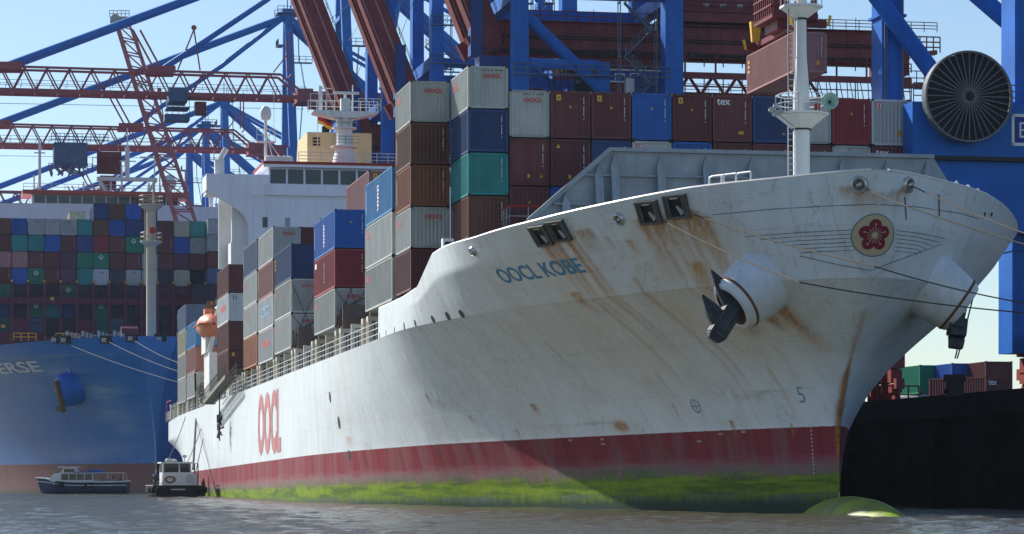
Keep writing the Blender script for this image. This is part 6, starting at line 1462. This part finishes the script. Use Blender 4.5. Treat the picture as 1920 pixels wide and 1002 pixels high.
def body(root_label, loc, yaw, pose, shirt, hair, label, group=None, trousers=(.04, .045, .07)):
    """one continuous skinned figure, with hair and cap as children"""
    sk = flat('skin_tone', (.55, .34, .25), .6)
    J = {'pel': (0, 0, .95), 'wai': (0, 0, 1.1), 'che': (.01, 0, 1.36), 'nek': (0, 0, 1.50), 'hea': (.02, 0, 1.62), 'top': (.01, 0, 1.74)}
    for s, n_ in ((-1, 'r'), (1, 'l')):
        if pose == 'stand':
            J.update({n_ + 'hip': (0, s * .10, .90), n_ + 'kne': (.03, s * .12, .49), n_ + 'ank': (-.02, s * .12, .09), n_ + 'toe': (.16, s * .14, .04), n_ + 'sho': (0, s * .19, 1.43), n_ + 'elb': (.06, s * .27, 1.14), n_ + 'wri': (.24, s * .22, 1.0), n_ + 'pal': (.31, s * .20, .99)})
        else:
            J.update({n_ + 'hip': (.0, s * .10, .92), n_ + 'kne': (.43, s * .13, .92), n_ + 'ank': (.40, s * .12, .50), n_ + 'toe': (.56, s * .13, .46), n_ + 'sho': (0, s * .19, 1.43), n_ + 'elb': (.08, s * .25, 1.16), n_ + 'wri': (.30, s * .18, 1.02), n_ + 'pal': (.37, s * .16, 1.0)})
    rad = {'pel': .15, 'wai': .135, 'che': .155, 'nek': .06, 'hea': .095, 'top': .06, 'hip': .095, 'kne': .062, 'ank': .045, 'toe': .038, 'sho': .07, 'elb': .047, 'wri': .032, 'pal': .035}
    E = [('pel', 'wai'), ('wai', 'che'), ('che', 'nek'), ('nek', 'hea'), ('hea', 'top')]
    for n_ in 'rl': E += [('pel', n_ + 'hip'), (n_ + 'hip', n_ + 'kne'), (n_ + 'kne', n_ + 'ank'), (n_ + 'ank', n_ + 'toe'), ('che', n_ + 'sho'), (n_ + 'sho', n_ + 'elb'), (n_ + 'elb', n_ + 'wri'), (n_ + 'wri', n_ + 'pal')]
    for n_, s in (('r', -1), ('l', 1)):                      # five unequal fingers
        px, py, pz = J[n_ + 'pal']
        for k, (oy, ln) in enumerate(((-.03, .07), (-.01, .085), (.012, .08), (.032, .06))): J['%sf%d' % (n_, k)] = (px + ln, py + oy * 1.2, pz - .02); J['%sg%d' % (n_, k)] = (px + ln * 1.3, py + oy * 1.2, pz - .055); E += [(n_ + 'pal', '%sf%d' % (n_, k)), ('%sf%d' % (n_, k), '%sg%d' % (n_, k))]
        J[n_ + 'thu'] = (px + .04, py - s * .055, pz + .01); E.append((n_ + 'pal', n_ + 'thu'))
    dz = -.95 if pose == 'sit' else 0
    names = list(J); me = bpy.data.meshes.new('person'); me.from_pydata([(J[n_][0], J[n_][1], J[n_][2] + dz) for n_ in names], [(names.index(a), names.index(b)) for a, b in E], [])
    o = bpy.data.objects.new(root_label, me); COL.objects.link(o)
    md = o.modifiers.new('skin', 'SKIN'); o.modifiers.new('smooth', 'SUBSURF').levels = 1
    for i, n_ in enumerate(names):
        r = rad.get(n_) or rad.get(n_[1:]) or (.010 if n_[1] in 'fg' else .014)
        me.skin_vertices[0].data[i].radius = (r, r); me.skin_vertices[0].data[i].use_root = n_ == 'pel'
    dg = bpy.context.evaluated_depsgraph_get(); m2 = bpy.data.meshes.new_from_object(o.evaluated_get(dg)); o.modifiers.clear(); o.data = m2
    sh = flat('cloth_%02d%02d%02d' % tuple(int(99 * c) for c in shirt), shirt, .85); tr = flat('cloth_%02d%02d%02d' % tuple(int(99 * c) for c in trousers), trousers, .85)
    m2.materials.clear(); [m2.materials.append(x) for x in (sk, sh, tr)]
    for f in m2.polygons:
        c = f.center; z = c.z - dz; f.use_smooth = True
        f.material_index = 0 if z > 1.5 or (abs(c.y) > .12 and c.x > .27 and .9 < z < 1.12 and pose == 'stand') else (2 if z < .98 and (pose == 'stand' or True) and not (c.x > .05 and z > 1.0) else 1)
    o.matrix_world = Matrix.Translation(loc) @ Matrix.Rotation(R(yaw), 4, 'Z'); tag(o, label, 'person', group)
    mb = MB(TL(0, 0, dz)); mb.lathe([(.100, 1.63), (.108, 1.68), (.095, 1.74), (.05, 1.775), (.01, 1.78)], 14, TL(-.005, 0, 0)); mb.build('hair', flat('hair_%02d' % int(100 * hair[0]), hair, .9), o, smooth=True)
    mb = MB(TL(0, 0, dz)); mb.tube((.10, 0, 1.63), (.128, 0, 1.605), .014, 0, 5)
    for s in (-1, 1): mb.tube((.095, s * .035, 1.645), (.104, s * .035, 1.645), .011, 1, 6); mb.tube((.01, s * .095, 1.645), (.01, s * .108, 1.60), .02, 0, 5)
    mb.tube((.098, -.025, 1.565), (.098, .025, 1.565), .008, 2, 5); mb.build('face', [sk, DARK, flat('lip', (.4, .15, .12))], o)
    return o
ferry()

def tug():
    d = 312.0; p = at(325, HOR, d)
    root = empty('mooring_tug', TL(p.x, d, 0) @ Matrix.Rotation(R(-78), 4, 'Z'), 'small black and white harbour tug alongside the stern of the white ship', 'boat')
    root.scale = (.95, .9, .62); bpy.context.view_layer.update(); Wt = paint('launch_white', (.68, .70, .72)); L, B = 12.0, 3.1
    mb = MB(); V, F = [], []; n = 20; sec = [(-.4, .7), (.3, .92), (1.3, 1.0), (1.9, 1.0)]
    for i in range(n + 1):
        t = i / n; x = L / 2 - t * L; k_ = 1 - max(0, (t - .5) / .5) ** 2.4 * .9; w_ = B * k_ * (.90 + .10 * min(1, t * 6)); sh = .9 * max(0, t - .5) ** 1.5
        for s in (-1, 1):
            for z, k in sec: V.append((x, s * w_ * k, z + (sh if z > 1 else 0)))
    for i in range(n):
        a = i * 8
        for s in (0, 4):
            for k in range(3): F.append((a + s + k, a + 8 + s + k, a + 9 + s + k, a + 1 + s + k))
        F.append((a + 3, a + 11, a + 15, a + 7))
    F += [(0, 1, 2, 3, 7, 6, 5, 4), tuple(n * 8 + k for k in (0, 1, 2, 3, 7, 6, 5, 4))]
    mb.add(V, F); h = mb.build('boat_hull', BLACKP, root)
    mb = MB()
    for s in (-1, 1): mb.path([Vector(V[i * 8 + (0 if s < 0 else 4) + 3]) + Vector((0, s * .05, 0)) for i in range(n + 1)], .13, 0, 6)
    mb.tube((6.05, -2.6, 1.9), (6.05, 2.6, 1.9), .13, 0, 6); mb.build('rubbing_strake', flat('tug_rubber', (.03, .03, .03)), h)
    mb = MB(); put_text(mb, 'HARBOUR', .01, lambda u, v: (6.03, u, 1.3 + v)) if False else None
    for k in range(9): mb.box((6.06, -.85 + k * .19, 1.2), (6.08, -.73 + k * .19, 1.42))
    mb.build('stern_lettering', FWHITE, h)
    mb = MB(); mb.box((1.2, -1.75, 1.9), (5.2, 2.3, 4.0)); ho = mb.build('deck_house', Wt, root)
    mb = MB(); mb.box((5.22, .9, 2.4), (5.24, 1.8, 3.8)); mb.box((5.22, -.3, 2.6), (5.26, -.2, 3.6)); mb.build('house_door', flat('door_grey', (.5, .5, .52), .5), ho)
    mb = MB()
    for k in range(22):
        t0, t1 = k * math.pi / 11, (k + 1) * math.pi / 11; mb.tube((5.3, -.9 + .5 * math.cos(t0), 3.0 + .5 * math.sin(t0)), (5.3, -.9 + .5 * math.cos(t1), 3.0 + .5 * math.sin(t1)), .1, 0, 5)
    mb.build('lifebuoy', flat('lifebuoy_dull_red', (.20, .04, .04), .7), ho)
    mb = MB()
    for x, y in ((5.0, -1.7), (5.0, .2), (5.0, 1.55), (1.4, -1.7), (1.4, 1.55)): mb.beam((x, y, 4.0), (x * .97, y * .95, 5.7), .16, .16, 0, (0, 1, 0))
    mb.box((1.1, -1.75, 4.01), (5.1, 1.65, 4.2)); mb.box((.9, -1.95, 5.7), (5.4, 1.9, 5.95)); wh = mb.build('wheelhouse', Wt, ho)
    mb = MB(); mb.box((1.25, -1.62, 4.2), (4.92, 1.5, 5.69)); mb.build('wheelhouse_window', GLASS, wh)
    mb = MB(); mb.tube((4, .9, 5.95), (4, .9, 7.2), .06); mb.box((3.8, .65, 6.7), (4.2, 1.15, 7.1)); mb.tube((3, -.6, 5.95), (3, -.6, 6.6), .12); mb.lathe([(.3, 6.0), (.35, 6.3), (.1, 6.6)], 10, TL(2.5, -.9, 0)); mb.lathe([(.25, 6.0), (.3, 6.25), (.1, 6.5)], 10, TL(2.5, -.1, 0)); mb.build('roof_light', STEEL, wh)
    mb = MB(); mb.path([(5.6, 2.3, 1.9), (5.6, 2.3, 5.6), (5.2, 2.3, 5.7), (2, 2.3, 5.7), (2, 2.3, 1.9)], .07); mb.rail([(5.6, 2.3, 3.2), (2, 2.3, 3.2)], .6, .9, .05); mb.build('side_frame', DARK, root)
    TY = flat('tyre_rubber', (.018, .018, .018), .9)
    for k, (x, y) in enumerate(((5.6, -3.0), (4.6, -3.25), (3.4, -3.3), (2.0, -3.3), (6.3, -2.2), (6.35, -1.6), (6.3, 2.6), (4.8, 3.25), (3.0, 3.3))):
        mb = MB(TL(x, y, 1.2) @ Matrix.Rotation(R(90 if abs(x) > 6 else 0), 4, 'Z') @ Matrix.Rotation(R(90), 4, 'X')); mb.lathe([(.28, -.14), (.5, -.16), (.58, 0), (.5, .16), (.28, .14)], 16); mb.build('tyre_fender', TY, root, smooth=40)
    mb = MB()
    for k in range(12): mb.lathe([(.16, -.05), (.3, 0), (.16, .05)], 8, TL(3.6 + (k % 4) * .6, -2.3 - (k % 3) * .25, 2.2 + (k % 5) * .35) @ Matrix.Rotation(k * .7, 4, 'X'))
    mb.rail([(1, -2.6, 1.9), (5.6, -2.6, 1.9)], 1.9, .8, .06); mb.build('rope_coil', ROPE, root)
    body('person', root.matrix_world @ Vector((3.9, -2.35, 2.0)), 200, 'stand', (.02, .10, .42), (.25, .12, .06), 'deckhand in blue overalls standing at the side of the tug', None, (.02, .10, .42))
    # a mooring dolphin of rusty piles beside the tug
    q = at(376, HOR, 317); pr = empty('mooring_piles', TL(q.x, 317, 0), 'rusty piles in the water between the tug and the white ship', 'piles')
    mb = MB()
    for k, (dx, h) in enumerate(((-1.3, 2.2), (-.7, 3.0), (.2, 2.4), (.9, 3.4))): mb.tube((dx, (k % 2) * .5, -2), (dx + .1, (k % 2) * .5, h - 1.2), .3, 0, 8, .28); mb.tube((dx + .1, (k % 2) * .5, h - 1.2), (dx + .1, (k % 2) * .5, h - .4), .28, 0, 8, .05)
    mb.build('pile', paint('pile_rust', (.13, .06, .04), .9, .3, 2), pr)
tug()

def rope(name, pts, r, label, group, sag=0.0, mat=None, n=24):
    a, b = Vector(pts[0]), Vector(pts[-1]); root_p = a
    mb = MB(Matrix.Translation(-root_p)); P = []
    for p, q in zip(pts, pts[1:]):
        p, q = Vector(p), Vector(q)
        for i in range(n): t = i / n; P.append(p.lerp(q, t) - Vector((0, 0, sag * 4 * t * (1 - t))))
    P.append(Vector(pts[-1])); mb.path(P, r, 0, 6)
    o = mb.build(name, mat or ROPE); o.matrix_world = Matrix.Translation(root_p); tag(o, label, 'rope', group); return o
def W(p): return M @ p
G1 = 'mooring lines of the white ship'
def qb(px, py, xs): return Q @ ray_plane(px, py, QI, 0, xs)
rope('mooring_line', [W(hit(1240, 412)), at(1500, 530, 128), at(1960, 590, 125)], .034, 'mooring line from the left one of the right pair of bow fairleads', G1, .15)
rope('mooring_line', [W(hit(1302, 403)), at(1640, 500, 128), at(1960, 575, 125)], .034, 'mooring line from the fairlead nearest the flower emblem', G1, .15)
rope('mooring_line', [W(hit(1622, 353)) , at(1700, 387, 135), at(1960, 470, 125)], .032, 'mooring line from the left round pipe above the flower emblem', G1, .05)
rope('mooring_line', [W(hit(1708, 348)), at(1960, 452, 125)], .032, 'mooring line from the right round pipe above the flower emblem', G1, .1)
for x0, x1, lab in ((1845, 1791, 'left one of two ropes hanging from the far side of the bow to the quay'), (1858, 1795, 'right one of two ropes hanging from the far side of the bow to the quay')):
    h_ = hit(x0, 400); e = at(x1, 672, 190); e.z = QUAY_Z + 4.2
    rope('mooring_line', [W(h_) + Vector((.05, -.05, 0)), at(x1, 672, 176)], .045, lab, G1, .25)
_b = at(1790, 690, 176); mb = MB(TL(-_b.x, -_b.y, -QUAY_Z)); mb.box((_b.x - .45, _b.y - .4, QUAY_Z), (_b.x + .45, _b.y + .4, QUAY_Z + 1.15)); mb.box((_b.x - .6, _b.y - .5, QUAY_Z + .9), (_b.x + .6, _b.y + .5, QUAY_Z + 1.3)); mb.tube((_b.x, _b.y, QUAY_Z), (_b.x - .6, _b.y, QUAY_Z + .4), .2)
_o = mb.build('mooring_hook', DARK); _o.matrix_world = TL(_b.x, _b.y, QUAY_Z); tag(_o, 'dark quay mooring hook holding the two hanging ropes', 'mooring hook')
G2 = 'mooring lines of the blue ship'
for x0, y0, x1, y1, lab in ((128, 646, 345, 720, 'lowest pale mooring line of the blue ship'), (202, 640, 345, 700, 'middle pale mooring line of the blue ship'), (251, 638, 345, 684, 'highest pale mooring line of the blue ship')):
    rope('mooring_line', [M1 @ hit1(x0, y0), at(x1, y1, 372)], .04, lab, G2, .3, flat('rope_pale', (.16, .18, .19), .9))
for k, (x0, y0, x1, y1, lab) in enumerate(((348, 782, 312, 868, 'thin slack line from the stern rail down to the tug roof'), (390, 765, 352, 866, 'left thin line from the ship rail to the tug'), (392, 765, 366, 888, 'right thin line from the ship rail to the tug'))):
    rope('heaving_line', [at(x0, y0, 335), at(x1, y1, 311)], .045, lab, 'lines down to the tug', .3, flat('rope_thin_dark', (.08, .08, .08), .9))
rope('fuel_hose', [at(366, 700, 334), at(368, 780, 335), at(362, 880, 311)], .12, 'thick dark hose hanging from the white ship to the tug', None, 0, flat('hose_black', (.02, .02, .025), .7))

# ------------------------------------------------------------------ air
def haze():
    mb = MB(); mb.box((-1200, -90, -4.2), (1200, 1420, 135)); m = bpy.data.materials.new('haze_air'); m.use_nodes = True; n = m.node_tree.nodes; n.clear()
    out = n.new('ShaderNodeOutputMaterial'); v = n.new('ShaderNodeVolumePrincipled'); v.inputs['Color'].default_value = (.74, .86, 1.0, 1); v.inputs['Density'].default_value = HAZE; v.inputs['Anisotropy'].default_value = .0
    m.node_tree.links.new(v.outputs[0], out.inputs['Volume']); o = mb.build('haze', m); tag(o, 'thin bright harbour haze', 'haze', kind='stuff')
HAZE = .00005
haze()
